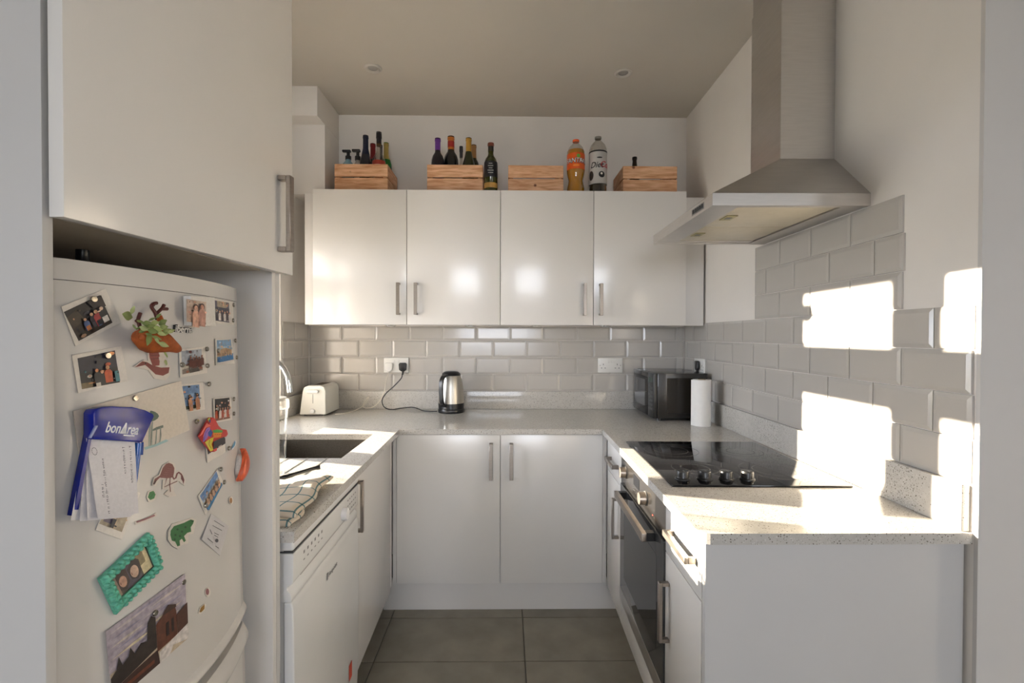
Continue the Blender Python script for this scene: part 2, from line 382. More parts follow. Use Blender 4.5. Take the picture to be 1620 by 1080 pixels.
m.prism([(lf(YF), YF), (xr(YF), YF), (xr(YF), D - .002), (lf(YF), D - .002)], zt0, zt1)
cr = [(xr(1.085) + .03 - .03 * math.cos(a), 1.085 + .03 - .03 * math.sin(a)) for a in [i * math.pi / 12 for i in range(7)]]
m.prism([(xr(YF), D - .002)] + [(xr(YF), YF)] + cr + [(1.0572, 1.085), (1.093, D - .002)], zt0, zt1)
m.obj('slab', QUARTZ, wt)
UZ = ZU - .001
MB().box(-1.15, 1.07, D - .02, D - .001, WT + .0005, UZ).obj('upstand', QUARTZ, wt, bevel=.0015)
MB(TR).box(.02, RLEN - .02, -.02, -.001, WT + .0005, UZ).obj('upstand', QUARTZ, wt, bevel=.0015)
MB().box(-1.185, -1.167, 2.61, D - .021, WT + .0005, UZ).obj('upstand', QUARTZ, wt, bevel=.0015)
for i in range(5):
    x = -.64 - i * .07
    MB().box(x - .003, x + .003, 1.35, 1.764, WT, WT + .0012).obj('drainer_groove', mat('groove_shadow', (.36, .345, .31), .3), wt)

# sink
sk = thing('kitchen_sink', 'dark grey composite undermount sink below the window', 'sink', (-.8, 1.98, .68))
m = MB(); z0, z1, t = .69, zt0 - .0005, .012
x0, x1, y0, y1 = SX0 - .012, SX1 + .012, SY0 - .012, SY1 + .012
m.box(x0, x1, y0, y1, z0, z0 + t).box(x0, x0 + t, y0, y1, z0 + t, z1).box(x1 - t, x1, y0, y1, z0 + t, z1).box(x0 + t, x1 - t, y0, y0 + t, z0 + t, z1).box(x0 + t, x1 - t, y1 - t, y1, z0 + t, z1)
m.obj('bowl', SINKM, sk)
MB().lathe([(.045, 0), (.045, .003), (.03, .004), (.012, .002)], (-.8, 1.98, z0 + t), 24).obj('drain', CHROME, sk, smooth=True)
tp = thing('sink_tap', 'curved chrome mixer tap over the grey sink', 'tap', (-1.085, 1.96, WT))
MB().lathe([(.028, 0), (.028, .008), (.021, .012), (.02, .09), (.016, .1)], (-1.085, 1.96, WT), 20).obj('base', CHROME, tp, smooth=True)
pts = [(-1.085, 1.96, WT + .09), (-1.085, 1.96, 1.13)] + [(-.973 - .112 * math.cos(a), 1.96, 1.13 + .112 * math.sin(a)) for a in [i * math.pi / 10 for i in range(1, 10)]] + [(-.861, 1.96, 1.125), (-.858, 1.96, 1.10)]
MB().tube(pts, .0105, 14).obj('spout', CHROME, tp, smooth=True)
MB().tube([(-1.085, 1.945, .955), (-1.085, 1.87, .975)], .006, 10).obj('lever', CHROME, tp, smooth=True)

# ------------------------------------------------------------------ cupboards
def bar_handle(parent, M, axis, a0, a1, u, d0, name='handle', wd=.017, th=.010, mt=NICKEL):
    """flat bar handle: in local frame of M the door face is x=0 and +x points out; runs along y or z"""
    m = MB(M)
    if axis == 'z':
        m.box(d0 - th, d0, u - wd / 2, u + wd / 2, a0, a1)
        m.box(0, d0 - th, u - wd / 2, u + wd / 2, a0, a0 + th).box(0, d0 - th, u - wd / 2, u + wd / 2, a1 - th, a1)
    else:
        m.box(d0 - th, d0, a0, a1, u - wd / 2, u + wd / 2)
        m.box(0, d0 - th, a0, a0 + th, u - wd / 2, u + wd / 2).box(0, d0 - th, a1 - th, a1, u - wd / 2, u + wd / 2)
    return m.obj(name, mt, parent, bevel=.0012, seg=1)
def face(M, x, y): return M @ Matrix.Translation((x, y, 0))
FACE_BACK = lambda y: Matrix.Translation((0, y, 0)) @ Matrix.Rotation(-math.pi / 2, 4, 'Z')   # +x -> -Y, +y -> +X
# wall cupboards
UY, UZ0, UZ1 = 2.6214, 1.385, 2.1045
for xa, label, hs in ((-1.027, 'glossy white double wall cupboard on the left, beside the window wall', (-.569, -.476)), (-.027, 'glossy white double wall cupboard on the right, beside the cooker hood', (.425, .511))):
    c = thing('wall_cupboard', label, 'cupboard', (xa + .5, 2.8, UZ0), 'white wall cupboards over the back worktop')
    MB().box(xa + .001, xa + .999, UY + .021, D - .012, UZ0 + .004, UZ1 - .002).obj('carcass', SATIN, c)
    for k in range(2):
        x0 = xa + .5 * k + .0015; x1 = x0 + .497
        d = MB().box(x0, x1, UY, UY + .019, UZ0, UZ1).obj('door', GLOSS, c, bevel=.0015)
        bar_handle(d, FACE_BACK(UY), 'z', 1.437, 1.607, hs[k], .034)
f = tag(MB().box(-1.078, -1.029, UY + .025, UY + .043, UZ0, 2.086).obj('filler_panel', SATIN, bevel=.001), 'narrow white filler strip left of the wall cupboards', 'panel')
f = tag(MB().box(.9745, 1.078, UY + .025, UY + .043, UZ0, 2.080).obj('filler_panel', SATIN, bevel=.001), 'narrow white filler strip right of the wall cupboards', 'panel')
for x, lab in ((-.655, 'beneath the first cupboard door'), (-.2, 'beneath the second cupboard door'), (.18, 'beneath the third cupboard door'), (.575, 'beneath the fourth cupboard door, near the microwave')):
    t = thing('cupboard_light', 'small round chrome downlight ' + lab, 'light', (x, 2.8, UZ0), 'downlights under the wall cupboards')
    MB().lathe([(.033, 0), (.033, -.006), (.024, -.009)], (x, 2.80, UZ0 + .0038), 24).obj('ring', CHROME, t, smooth=True)
    MB().lathe([(.022, 0), (.018, -.002)], (x, 2.80, UZ0 - .0055), 20).obj('lens', mat('lens_frosted', (.8, .8, .78), .3), t, smooth=True)
# back base cupboard
BY, BZ0, BZ1 = 2.318, .147, .857
c = thing('base_cupboard', 'white double base cupboard under the back worktop', 'cupboard', (-.02, 2.6, .0), 'white base cupboards')
MB().box(-.512, .465, BY + .021, 2.93, BZ0 + .003, WT - .026).obj('carcass', SATIN, c)
for x0, x1, hx in ((-.5135, -.0230, -.066), (-.020, .4665, .030)):
    d = MB().box(x0, x1, BY, BY + .019, BZ0, BZ1).obj('door', GLOSS, c, bevel=.0015)
    bar_handle(d, FACE_BACK(BY), 'z', .648, .82, hx, .034)
MB().box(-.533, -.5155, BY + .006, BY + .03, BZ0, BZ1).obj('corner_post', SATIN, c)
MB().box(.4685, .487, BY + .006, BY + .03, BZ0, BZ1).obj('corner_post', SATIN, c)
tag(MB().box(-.585, .55, 2.358, 2.374, 0.0005, BZ0 + .002).obj('kickboard', SATIN), 'white kickboard under the back cupboard', 'kickboard')
# left base cupboard
LX = -.482
c = thing('base_cupboard', 'white single base cupboard beside the dishwasher, under the sink', 'cupboard', (-.8, 1.95, 0), 'white base cupboards')
MB(ML).box(-1.12, LX - .021, 1.662, 1.7, .15, WT - .026).box(-1.12, LX - .021, 2.225, 2.262, .15, WT - .026).box(-1.12, LX - .021, 1.7, 2.225, .15, .168).box(-1.13, -1.12, 1.662, 2.262, .15, WT - .026).obj('carcass', SATIN, c)
d = MB(ML).box(LX - .019, LX, 1.66, 2.262, .147, .857).obj('door', GLOSS, c, bevel=.0015)
bar_handle(d, ML @ Matrix.Translation((LX, 0, 0)), 'z', .648, .826, 1.699, .028)
MB(ML).box(LX - .03, LX - .006, 2.265, 2.322, .147, .857).obj('corner_post', SATIN, c)
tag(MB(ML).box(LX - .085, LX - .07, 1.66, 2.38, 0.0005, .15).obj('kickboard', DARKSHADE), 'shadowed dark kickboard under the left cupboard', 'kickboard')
# right run
RX = .439
FR = MR @ Matrix.Translation((RX, 0, 0)) @ Matrix.Rotation(math.pi, 4, 'Z')     # +x out of the fronts, local y reversed
def right_unit(label, y0, y1, dh, vh, loc):
    c = thing('drawer_unit', label, 'cupboard', loc, 'white drawer units of the right run')
    MB(MR).box(RX + .021, 1.02, y0, y1, .15, WT - .026).obj('carcass', SATIN, c)
    d = MB(MR).box(RX, RX + .019, y0 + .0015, y1 - .0015, .708, .857).obj('drawer', GLOSS, c, bevel=.0015)
    bar_handle(d, FR, 'y', -dh[1], -dh[0], dh[2], .03)
    d = MB(MR).box(RX, RX + .019, y0 + .0015, y1 - .0015, .155, .705).obj('door', GLOSS, c, bevel=.0015)
    bar_handle(d, FR, 'z', vh[1], vh[2], -vh[0], .03)
    return c
c = right_unit('narrow white drawer and door unit between oven and back corner', 2.0, 2.29, (2.05, 2.21, .775), (2.045, .478, .648), (.7, 2.14, 0))
MB(MR).box(RX + .006, RX + .03, 2.293, 2.326, .155, .857).obj('corner_post', SATIN, c)
c = right_unit('white drawer and door unit at the near end, lit by sun', 1.138, 1.412, (1.17, 1.345, .787), (1.378, .462, .632), (.7, 1.27, 0))
MB(MR).box(RX + .0005, 1.03, 1.118, 1.136, .02, WT - .026).obj('end_panel', PANEL, c, bevel=.001)
tag(MB(MR).box(.50, .516, 1.14, 2.37, 0.0005, .148).obj('kickboard', SATIN), 'white kickboard under the oven run', 'kickboard')

# ------------------------------------------------------------------ oven
ov = thing('built_in_oven', 'stainless steel and black glass built-in oven under the hob', 'oven', (.75, 1.7, .15))
OY0, OY1 = 1.4155, 1.997
MB(MR).box(RX + .022, 1.0, OY0, OY1, .252, .852).obj('body', STEEL, ov)
MB(MR).box(RX + .002, RX + .021, OY0, OY1, .733, .855).obj('control_fascia', mat('fascia_steel', (.40, .38, .36), .2, 1, var=.04, scale=14), ov, bevel=.001)
dr = MB(MR).box(RX - .004, RX + .021, OY0 + .001, OY1 - .001, .305, .729).obj('door', OVENGL, ov, bevel=.0015)
MB(MR).box(RX - .0045, RX - .004, OY0 + .07, OY1 - .07, .37, .66).obj('window', BLACKGL, dr)
MB(MR).box(RX - .005, RX + .021, OY0 + .001, OY1 - .001, .252, .304).obj('lower_trim', STEEL, ov, bevel=.001)
MB(MR).box(RX, RX + .021, OY0, OY1, .155, .2505).obj('filler_panel', SATIN, ov, bevel=.001)
h = MB(MR).box(RX - .045, RX - .030, 1.50, 1.92, .694, .72).obj('handle', NICKEL, dr, bevel=.002)
for ya in (1.505, 1.892): MB(MR).box(RX - .030, RX - .0045, ya, ya + .023, .694, .72).obj('handle_bracket', BLACK, dr)
Tk = MR @ Matrix.Rotation(-math.pi / 2, 4, 'Y')
def knob_x(y, z, r, l, nm, mt, par):
    return MB().lathe([(r, 0), (r, l * .75), (r * .93, l), (r * .5, l)], MR @ Vector((RX + .002, y, z)), 24, T=Tk.to_3x3().to_4x4()).obj(nm, mt, par, smooth=True)
for y, z in ((1.925, .79), (1.632, .785)):
    k = knob_x(y, z, .021, .024, 'knob', NICKEL, ov)
    MB().lathe([(.0245, 0), (.0245, .003)], MR @ Vector((RX + .002, y, z)), 24, T=Tk.to_3x3().to_4x4()).obj('collar', DARKSHADE, k)
MB(MR).box(RX + .0012, RX + .002, 1.72, 1.80, .782, .82).obj('display', BLACKGL, ov)
for i in range(5): MB(MR).box(RX - .001, RX + .002, 1.72 + i * .017, 1.73 + i * .017, .757, .766).obj('button', CHROME, ov)
MB(MR).box(RX + .0012, RX + .002, 1.545, 1.553, .757, .761).obj('brand_mark', mat('red_mark', (.35, .03, .02), .4), ov)

# ------------------------------------------------------------------ hob
hb = thing('ceramic_hob', 'black glass ceramic hob with four knobs set in the worktop', 'hob', (.75, 1.72, WT))
hp = [(.464, 1.432), (.993, 1.432), (.993, 2.03), (.464, 2.03)]
MB(MR).prism(hp, WT + .0003, WT + .006).obj('glass', BLACKGL, hb, bevel=.002)
RING = mat('hob_ring_print', (.06, .06, .06), .2)
for cx, cy, r in ((.60, 1.87, .10), (.86, 1.86, .08), (.60, 1.62, .075), (.85, 1.60, .105)):
    m = MB(MR); n = 40
    for ra in (r, r * .62):
        vs = []
        for i in range(n):
            a = 2 * math.pi * i / n
            for q in (ra - .001, ra + .001): vs.append((cx + q * math.cos(a), cy + q * math.sin(a), WT + .0062))
        m.add(vs, [(2 * i, 2 * i + 1, (2 * i + 3) % (2 * n), (2 * i + 2) % (2 * n)) for i in range(n)])
    m.obj('cooking_zone', RING, hb)
for x in (.515, .582, .648, .712):
    k = MB(MR).lathe([(.0225, 0), (.0225, .004), (.019, .006), (.0185, .022), (.017, .026), (.012, .027)], (x, 1.492, WT + .0062), 28).obj('knob', mat('knob_black', (.015, .015, .015), .32), hb, smooth=True)
    MB(MR).box(x - .0012, x + .0012, 1.476, 1.49, WT + .0333, WT + .0338).obj('pointer', CHROME, k)

# ------------------------------------------------------------------ cooker hood
hd = thing('cooker_hood', 'stainless steel pyramid cooker hood with tall chimney on the right wall', 'cooker hood', (.95, 1.72, 1.71))
HX0, HX1, HY0, HY1, HZ = .577, 1.037, 1.435, 2.045, 1.71
MB(MR).box(HX0, HX1, HY0, HY0 + .022, HZ, HZ + .036).box(HX0, HX0 + .022, HY0 + .022, HY1, HZ, HZ + .036).box(HX0 + .022, HX1, HY1 - .022, HY1, HZ, HZ + .036).box(HX1 - .07, HX1, HY0 + .022, HY1 - .022, HZ + .001, HZ + .036).box(HX0 + .022, HX0 + .085, HY0 + .022, HY1 - .022, HZ + .001, HZ + .03).obj('rim', STEEL, hd)
CX0, CY0, CY1 = .862, 1.60, 1.80
zc = HZ + .0365; zq = 1.905
m = MB(MR).add([(HX0, HY0, zc), (HX1, HY0, zc), (HX1, HY1, zc), (HX0, HY1, zc), (CX0, CY0, zq), (HX1, CY0, zq), (HX1, CY1, zq), (CX0, CY1, zq)],
    [(0, 3, 2, 1), (4, 5, 6, 7), (0, 1, 5, 4), (1, 2, 6, 5), (2, 3, 7, 6), (3, 0, 4, 7)])
m.obj('canopy', STEEL, hd)
MB(MR).box(CX0, HX1, CY0, CY1, zq + .0005, 2.482).obj('chimney_lower', STEEL, hd)
MB(MR).box(CX0 + .003, HX1, CY0 + .003, CY1 - .003, 2.4825, CZ - .002).obj('chimney_upper', STEEL, hd)
def filt():
    m_ = mat('filter_mesh', (.58, .54, .45), .38, .55, var=.05); nt = m_.node_tree; b = nt.nodes['Principled BSDF']
    tc = nt.nodes.new('ShaderNodeTexCoord'); ck = nt.nodes.new('ShaderNodeTexVoronoi'); ck.inputs['Scale'].default_value = 230; ck.inputs['Randomness'].default_value = 0
    nt.links.new(tc.outputs['Object'], ck.inputs['Vector'])
    lt = nt.nodes.new('ShaderNodeMath'); lt.operation = 'LESS_THAN'; lt.inputs[1].default_value = .28; nt.links.new(ck.outputs['Distance'], lt.inputs[0])
    mx = nt.nodes.new('ShaderNodeMix'); mx.data_type = 'RGBA'; prev = b.inputs['Base Color'].links[0].from_socket
    nt.links.new(lt.outputs[0], mx.inputs[0]); nt.links.new(prev, mx.inputs[6]); mx.inputs[7].default_value = (.2, .17, .12, 1); nt.links.new(mx.outputs[2], b.inputs['Base Color'])
    return m_
FILT = filt()
for ya, yb in ((HY0 + .027, 1.735), (1.74, HY1 - .06)):
    fo = MB(MR).box(HX0 + .087, HX1 - .075, ya, yb, HZ + .004, HZ + .02).obj('grease_filter', FILT, hd, bevel=.002)
    ym = (ya + yb) / 2
    l = MB(MR).box(HX0 + .10, HX0 + .135, ym - .03, ym + .03, HZ + .0015, HZ + .0038).obj('latch', mat('latch_olive', (.30, .27, .13), .4), fo)
    MB(MR).box(HX0 + .108, HX0 + .125, ym - .012, ym + .012, HZ + .0005, HZ + .0014).obj('latch_slot', BLACK, fo)
MB(MR).box(HX0 + .087, HX1 - .075, HY1 - .058, HY1 - .024, HZ + .002, HZ + .02).obj('lamp_strip', STEEL, hd)
p = MB(MR).box(HX0 - .001, HX0, 1.50, 1.60, HZ + .008, HZ + .028).obj('control_strip', mat('control_grey', (.30, .29, .28), .3, .8), hd)
for i in range(5): MB(MR).box(HX0 - .0035, HX0 - .001, 1.507 + i * .018, 1.518 + i * .018, HZ + .012, HZ + .024).obj('button', DARKSHADE, p)

#@@PART2
# ------------------------------------------------------------------ fridge housing
MH = Matrix.Translation((-.50, .562, 0)) @ Matrix.Rotation(-.0485, 4, 'Z')
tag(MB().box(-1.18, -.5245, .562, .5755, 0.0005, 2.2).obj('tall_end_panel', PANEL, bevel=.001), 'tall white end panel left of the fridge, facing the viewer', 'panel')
ep = thing('tall_end_panel', 'tall white panel between the fridge and the dishwasher', 'panel', MH @ Vector((-.3, .518, 0)))
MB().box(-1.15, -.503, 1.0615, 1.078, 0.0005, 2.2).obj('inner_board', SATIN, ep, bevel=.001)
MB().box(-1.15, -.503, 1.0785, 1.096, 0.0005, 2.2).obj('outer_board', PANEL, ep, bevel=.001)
fh = thing('overhead_cupboard', 'white cupboard with a large glossy door above the fridge', 'cupboard', MH @ Vector((-.3, .26, 1.46)))
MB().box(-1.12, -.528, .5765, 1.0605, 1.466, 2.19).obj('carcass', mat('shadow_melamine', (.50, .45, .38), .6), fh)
d = MB(MH).box(-.018, 0, .0, .5365, 1.461, 2.19).obj('door', GLOSS, fh, bevel=.0015)
bar_handle(d, MH, 'z', 1.503, 1.662, .478, .028)
MB().lathe([(.009, 0), (.009, -.02), (.006, -.024)], MH @ Vector((-.20, .235, 1.4655)), 14).obj('cable_gland', BLACK, fh, smooth=True)

# ------------------------------------------------------------------ fridge freezer
FYC, FYA, FYB, FZT = .805, .588, 1.034, 1.422
def Xf(y, z): return -.518 - .8 * (y - FYC) ** 2 + (FZT - z) * .0194
fr = thing('fridge_freezer', 'white fridge freezer covered in photos and magnets', 'fridge', (-.8, .81, 0))
def curved(name, z0, z1, out, mt, parent, y0=FYA, y1=FYB, thick=.05, n=18, nz=1, rnd=.012, lip=None):
    m = MB(); rows = []
    for j in range(nz + 1):
        z = z0 + (z1 - z0) * j / nz; row = []
        for i in range(n + 1):
            y = y0 + (y1 - y0) * i / n; e = min(y - y0, y1 - y)
            x = Xf(y, z) + out + (lip(j / nz) if lip else 0)
            row.append((x - rnd * max(0, 1 - e / .02) ** 2, y, z))
        row += [(Xf(y1, z) - thick, y1, z), (Xf(y0, z) - thick, y0, z)]; rows.append(row)
    k = n + 3; vs = [v for r in rows for v in r]
    fs = [(j * k + i, j * k + (i + 1) % k, (j + 1) * k + (i + 1) % k, (j + 1) * k + i) for j in range(nz) for i in range(k)]
    fs += [list(range(k))[::-1], list(range(nz * k, (nz + 1) * k))]
    return m.add(vs, fs).obj(name, mt, parent, smooth=40)
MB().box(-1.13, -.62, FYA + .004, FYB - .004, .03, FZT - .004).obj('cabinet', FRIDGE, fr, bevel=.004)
for x in (-1.08, -.66):
    for y in (FYA + .05, FYB - .05): MB().lathe([(.018, 0.0005), (.018, .012), (.01, .03)], (x, y, 0), 14).obj('foot', BLACK, fr)
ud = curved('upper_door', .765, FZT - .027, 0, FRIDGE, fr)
curved('top_cap', FZT - .0262, FZT, .0008, FRIDGE, ud)
curved('bottom_lip', .7555, .778, .0, FRIDGE, ud, lip=lambda t: .007 * math.sin(math.pi * t), nz=6)
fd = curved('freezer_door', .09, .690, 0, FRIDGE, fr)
curved('handle_recess', .690, .752, -.022, mat('recess_grey', (.45, .45, .44), .4), fd)
curved('handle_lip', .690, .735, .002, FRIDGE, fd, lip=lambda t: .009 * math.sin(math.pi * t) - .004 * t, nz=8, thick=.012)

def Zm(ox, oy, s): return lambda *a: [(ox + x * s, oy + y * s) for x, y in a]
Za, Zb, Zc, Zd, Ze, Zf = Zm(80, 400, .2963), Zm(80, 700, .3518), Zm(240, 640, .13333), Zm(180, 450, .11852), Zm(90, 620, .13333), Zm(90, 740, .13333)
def fr_hit(px, py):
    y, z = .8, 1.1
    for _ in range(25):
        x = Xf(y, z); d = ray(px, py); p = EYE + d * (x / d.x); y, z = p.y, p.z
    return Vector((Xf(y, z), y, z))
class FF:
    """flat frame touching the curved fridge door at one spot: local x to the right, y up, z out"""
    def __init__(s, px, py, lift=.0006):
        o = fr_hit(px, py); n = Vector((1, 1.6 * (o.y - FYC), .0194)).normalized(); s.n = n; s.o = o + n * lift
        ex = Vector((0, 0, 1)).cross(n).normalized(); ey = n.cross(ex); s.ex, s.ey = ex, ey
        s.M = Matrix(((ex.x, ey.x, n.x, s.o.x), (ex.y, ey.y, n.y, s.o.y), (ex.z, ey.z, n.z, s.o.z), (0, 0, 0, 1)))
    def L(s, p, lift=0):
        q = onPlane(p[0], p[1], s.o + s.n * lift, s.n) - s.o; return (q.dot(s.ex), q.dot(s.ey))
def mean(ps): return sum(p[0] for p in ps) / len(ps), sum(p[1] for p in ps) / len(ps)
def flat(name, label, cat, outline, col, layers=(), thick=.0008, lift=.0006, group=None, centre=None, parent=None):
    """thin printed piece: outline and layers as pixel polygons"""
    ff = FF(*(centre or mean(outline)), lift); m = MB(ff.M)
    m.prism([ff.L(p) for p in outline], 0, thick, col=col); z = thick
    pm = 1 if (label and cat in ('photo', 'postcard')) or name == 'picture' else 0
    for i, (c, poly) in enumerate(layers):
        q = [ff.L(p, thick) for p in poly]; z = thick + .00012 * (i + 1)
        m.add([(a, b, z) for a, b in q], [list(range(len(q)))], pm, col=c)
    o = m.obj(name, [PRINT, PHOTO], parent)
    return tag(o, label, cat, group) if label else o
def inq(quad, pts):
    tl, tr, br, bl = quad
    return [((tl[0] * (1 - u) + tr[0] * u) * (1 - v) + (bl[0] * (1 - u) + br[0] * u) * v, (tl[1] * (1 - u) + tr[1] * u) * (1 - v) + (bl[1] * (1 - u) + br[1] * u) * v) for u, v in pts]
def rect(a, b, c, d): return [(a, b), (c, b), (c, d), (a, d)]
def stroke(pts, w):
    l, r = [], []
    for i, p in enumerate(pts):
        a = pts[max(i - 1, 0)]; b = pts[min(i + 1, len(pts) - 1)]; dx, dy = b[0] - a[0], b[1] - a[1]; n = math.hypot(dx, dy) or 1
        l.append((p[0] - dy / n * w / 2, p[1] + dx / n * w / 2)); r.append((p[0] + dy / n * w / 2, p[1] - dx / n * w / 2))
    return l + r[::-1]
def person(x, y, h, body, skin='C99A78', hair=None, legs=None):
    r = h * .105; out = [(body, [(x - h * .17, y + h), (x - h * .19, y + h * .42), (x - h * .1, y + h * .27), (x + h * .1, y + h * .27), (x + h * .19, y + h * .42), (x + h * .17, y + h)])]
    if legs: out.append((legs, rect(x - h * .14, y + h * .65, x + h * .14, y + h)))
    if hair: out.append((hair, circ(x, y + h * .12, r * 1.25, r * 1.35, 9)))
    out.append((skin, circ(x, y + h * .15, r * .9, r * 1.1, 9))); return out
def photo(label, border, img, art, lift=.0006, thick=.0008, group='instant photos on the fridge door', col='D6D0C8'):
    rg = random.Random(label); cs = [c for c, _ in art]; bl = []
    for _ in range(26):
        u, v, a, b = rg.uniform(.04, .96), rg.uniform(.04, .96), rg.uniform(.02, .09), rg.uniform(.015, .06); q = [(min(1, max(0, x)), min(1, max(0, y))) for x, y in circ(u, v, a, b, 7, rg.random())]; k = rg.uniform(.6, 1.5); base = lin(rg.choice(cs)); bl.append((tuple(min(1, x * k) for x in base), q))
    art = art[:3] + bl[:16] + art[3:] + bl[16:20]
    return flat('photo_print', label, 'photo', border, col, [(c, inq(img, p)) for c, p in art], thick, lift, group)
FULL = rect(0, 0, 1, 1)
night = [('15131A', FULL), ('2A211C', rect(0, .55, 1, 1)), ('3A2E24', [(0, .2), (.3, .1), (.4, .5), (0, .6)]), ('241C20', [(.6, 0), (1, 0), (1, .4), (.7, .3)])]
photo('tilted instant photo of a group at night, top left of fridge', Za((55, 287), (290, 190), (375, 370), (130, 497)), Za((70, 315), (262, 225), (330, 372), (150, 470)),
      night + person(.36, .42, .42, '4A5E8A', legs='B06A38') + person(.56, .35, .48, '252030', legs='3A3440') + person(.68, .32, .55, 'A8353A', legs='20202C') + person(.84, .3, .55, '1C1C26', 'D8B8A0', legs='D8D2CC'))
photo('instant photo of friends in the dark, one in orange', Za((112, 545), (375, 497), (412, 682), (145, 748)), Za((143, 562), (343, 520), (370, 690), (167, 727)),
      [('10142A', FULL), ('0C0E18', rect(0, .5, 1, 1)), ('6A5A3A', rect(0, .82, .3, 1))] + person(.42, .42, .5, '14141E', 'C07848') + person(.55, .5, .48, '101018') + person(.7, .38, .55, 'B0481C', 'C88858') + [('2C6A74', rect(.86, .62, .97, .95)), ('C8C0B4', rect(.34, .88, .46, 1))])
photo('white box-framed photo of two people, near top of fridge', Za((708, 230), (838, 238), (845, 390), (712, 388)), Za((724, 245), (830, 262), (828, 383), (726, 365)),
      [('B8A090', FULL), ('C8B4A4', rect(0, 0, 1, .3)), ('8A6A5C', rect(.3, .9, 1, 1))] + person(.42, .2, 1.0, 'D8A890', 'D8A88E', '4A3028') + person(.72, .12, 1.0, 'C09080', 'C89078', '3A2822'), thick=.012, col='DCD8D2')
photo('small photo of a crowd in white, top right of fridge', Za((860, 240), (972, 262), (975, 385), (865, 372)), Za((872, 252), (952, 266), (955, 372), (876, 360)),
      [('5A5664', FULL), ('A89880', rect(.2, 0, .8, .3)), ('3A3644', rect(0, .3, 1, .6))] + [q for k in range(6) for q in person(.1 + k * .16, .42 + .05 * (k % 2), .5, 'D0C8C4' if k % 2 else '4A3C40')])
photo('blue pool photo at the right edge of the fridge', Za((878, 458), (968, 460), (980, 590), (882, 600)), Za((887, 466), (962, 462), (970, 568), (890, 585)),
      [('7FA4C8', FULL), ('A8C0D4', rect(0, .3, 1, .5)), ('B89A78', [(0, .45), (.6, .38), (1, .5), (1, .7), (0, .75)]), ('2C6EA8', [(0, .8), (1, .68), (1, 1), (0, 1)])] + [q for k in range(5) for q in person(.15 + k * .17, .48, .28, 'C8A888')])
photo('photo of people sitting on pale rocks below the fridge badge', Za((685, 515), (820, 500), (835, 640), (690, 665)), Za((697, 524), (805, 512), (812, 625), (703, 648)),
      [('A8AEB8', FULL), ('8A8078', rect(0, .6, 1, 1)), ('C8C0B0', [(0, .62), (.4, .58), (.5, .75), (0, .8)]), ('4A443E', [(.3, .85), (.7, .8), (.8, 1), (.3, 1)])] + [q for k in range(5) for q in person(.38 + k * .13, .25 + .06 * (k % 2), .5, '5A2E22', '7A4A36')])
photo('photo of two people in sunglasses tucked behind the white card', Za((700, 702), (812, 687), (822, 835), (718, 852)), Za((702, 712), (793, 702), (800, 822), (720, 838)),
      [('6E8CB4', FULL), ('8AA4C4', rect(0, .35, 1, .6)), ('3A4030', rect(0, .85, 1, 1))] + person(.3, .38, .7, 'C08A68', 'C8906C', '2A1E1A') + person(.74, .36, .72, 'B87E5C', 'C08864', '2A1E1A') + [('15120F', rect(.2, .46, .4, .51)), ('15120F', rect(.64, .44, .84, .49))])
photo('photo of a dressed-up group against a black background', Za((868, 775), (962, 768), (968, 890), (872, 908)), Za((877, 780), (955, 772), (958, 882), (878, 898)),
      [('221E1C', FULL), ('8A5A48', rect(0, .7, 1, 1))] + [q for k in range(6) for q in person(.1 + k * .16, .4, .5, 'D8CEC8' if k % 2 else 'B8583C', 'B88468')])
photo('tilted photo partly hidden under the blue notepad', Zf((680, 180), (985, 295), (765, 850), (455, 735)), Zf((700, 260), (930, 340), (770, 760), (500, 660)),
      [('A89A84', FULL), ('6A6070', rect(.1, .3, .5, .9))] + person(.55, .45, .55, 'C8B090', 'D0AE8C', '2A2630') + [('1E2433', rect(.4, .75, .55, 1))])
photo('photo half covered by the colourful gecko magnet', Zc((625, 330), (845, 285), (872, 560), (655, 690)), Zc((640, 345), (838, 315), (852, 470), (665, 590)),
      [('4A4448', FULL), ('8A8490', rect(.4, 0, 1, .4))] + [q for k in range(4) for q in person(.3 + k * .2, .25, .7, '2A2428' if k % 2 else 'A89C94')])
photo('diagonal beach photo right of the flamingo sticker', Zb((662, 240), (748, 118), (775, 178), (695, 325)), Zb((671, 240), (745, 128), (767, 190), (706, 306)),
      [('6A90C4', FULL), ('A8BCD0', rect(0, .35, 1, .55)), ('C0A888', [(0, .5), (1, .42), (1, .75), (0, .8)]), ('3A7AA8', rect(0, .8, 1, 1))] + [q for k in range(5) for q in person(.15 + k * .17, .4, .4, 'B8947A', 'C8A284', '4A3830')])
# white card with trees
ca = Za((118, 845), (695, 682), (740, 945), (500, 1045)); card = [ca[0], ca[1], ca[2], Za((165, 1185))[0]]
tr_ = [('3E5A4C', Ze(*[(1140 + 60 * math.cos(a) + 12 * math.cos(5 * a), 285 + 60 * math.sin(a) + 10 * math.sin(4 * a)) for a in [i * .35 for i in range(18)]])),
       ('5A665E', Ze((1120, 450), (1180, 415), (1260, 390), (1262, 420), (1190, 445), (1125, 465)))]
for pts, wd in ((((1105, 350), (1095, 500), (1090, 640)), 2), (((1130, 350), (1118, 640)), 2), (((1180, 440), (1175, 560), (1165, 620)), 1.5), (((1225, 420), (1230, 520), (1215, 600)), 1.5)):
    tr_.append(('7C8C84', stroke(Ze(*pts), wd)))
tr_.append(('8FB0B4', Ze((1030, 655), (1160, 620), (1290, 560), (1320, 580), (1180, 640), (1040, 685))))
flat('greeting_card', 'white card painted with green trees, under the blue notepad', 'card', card, 'CFC4B6', tr_, .001, .0012)
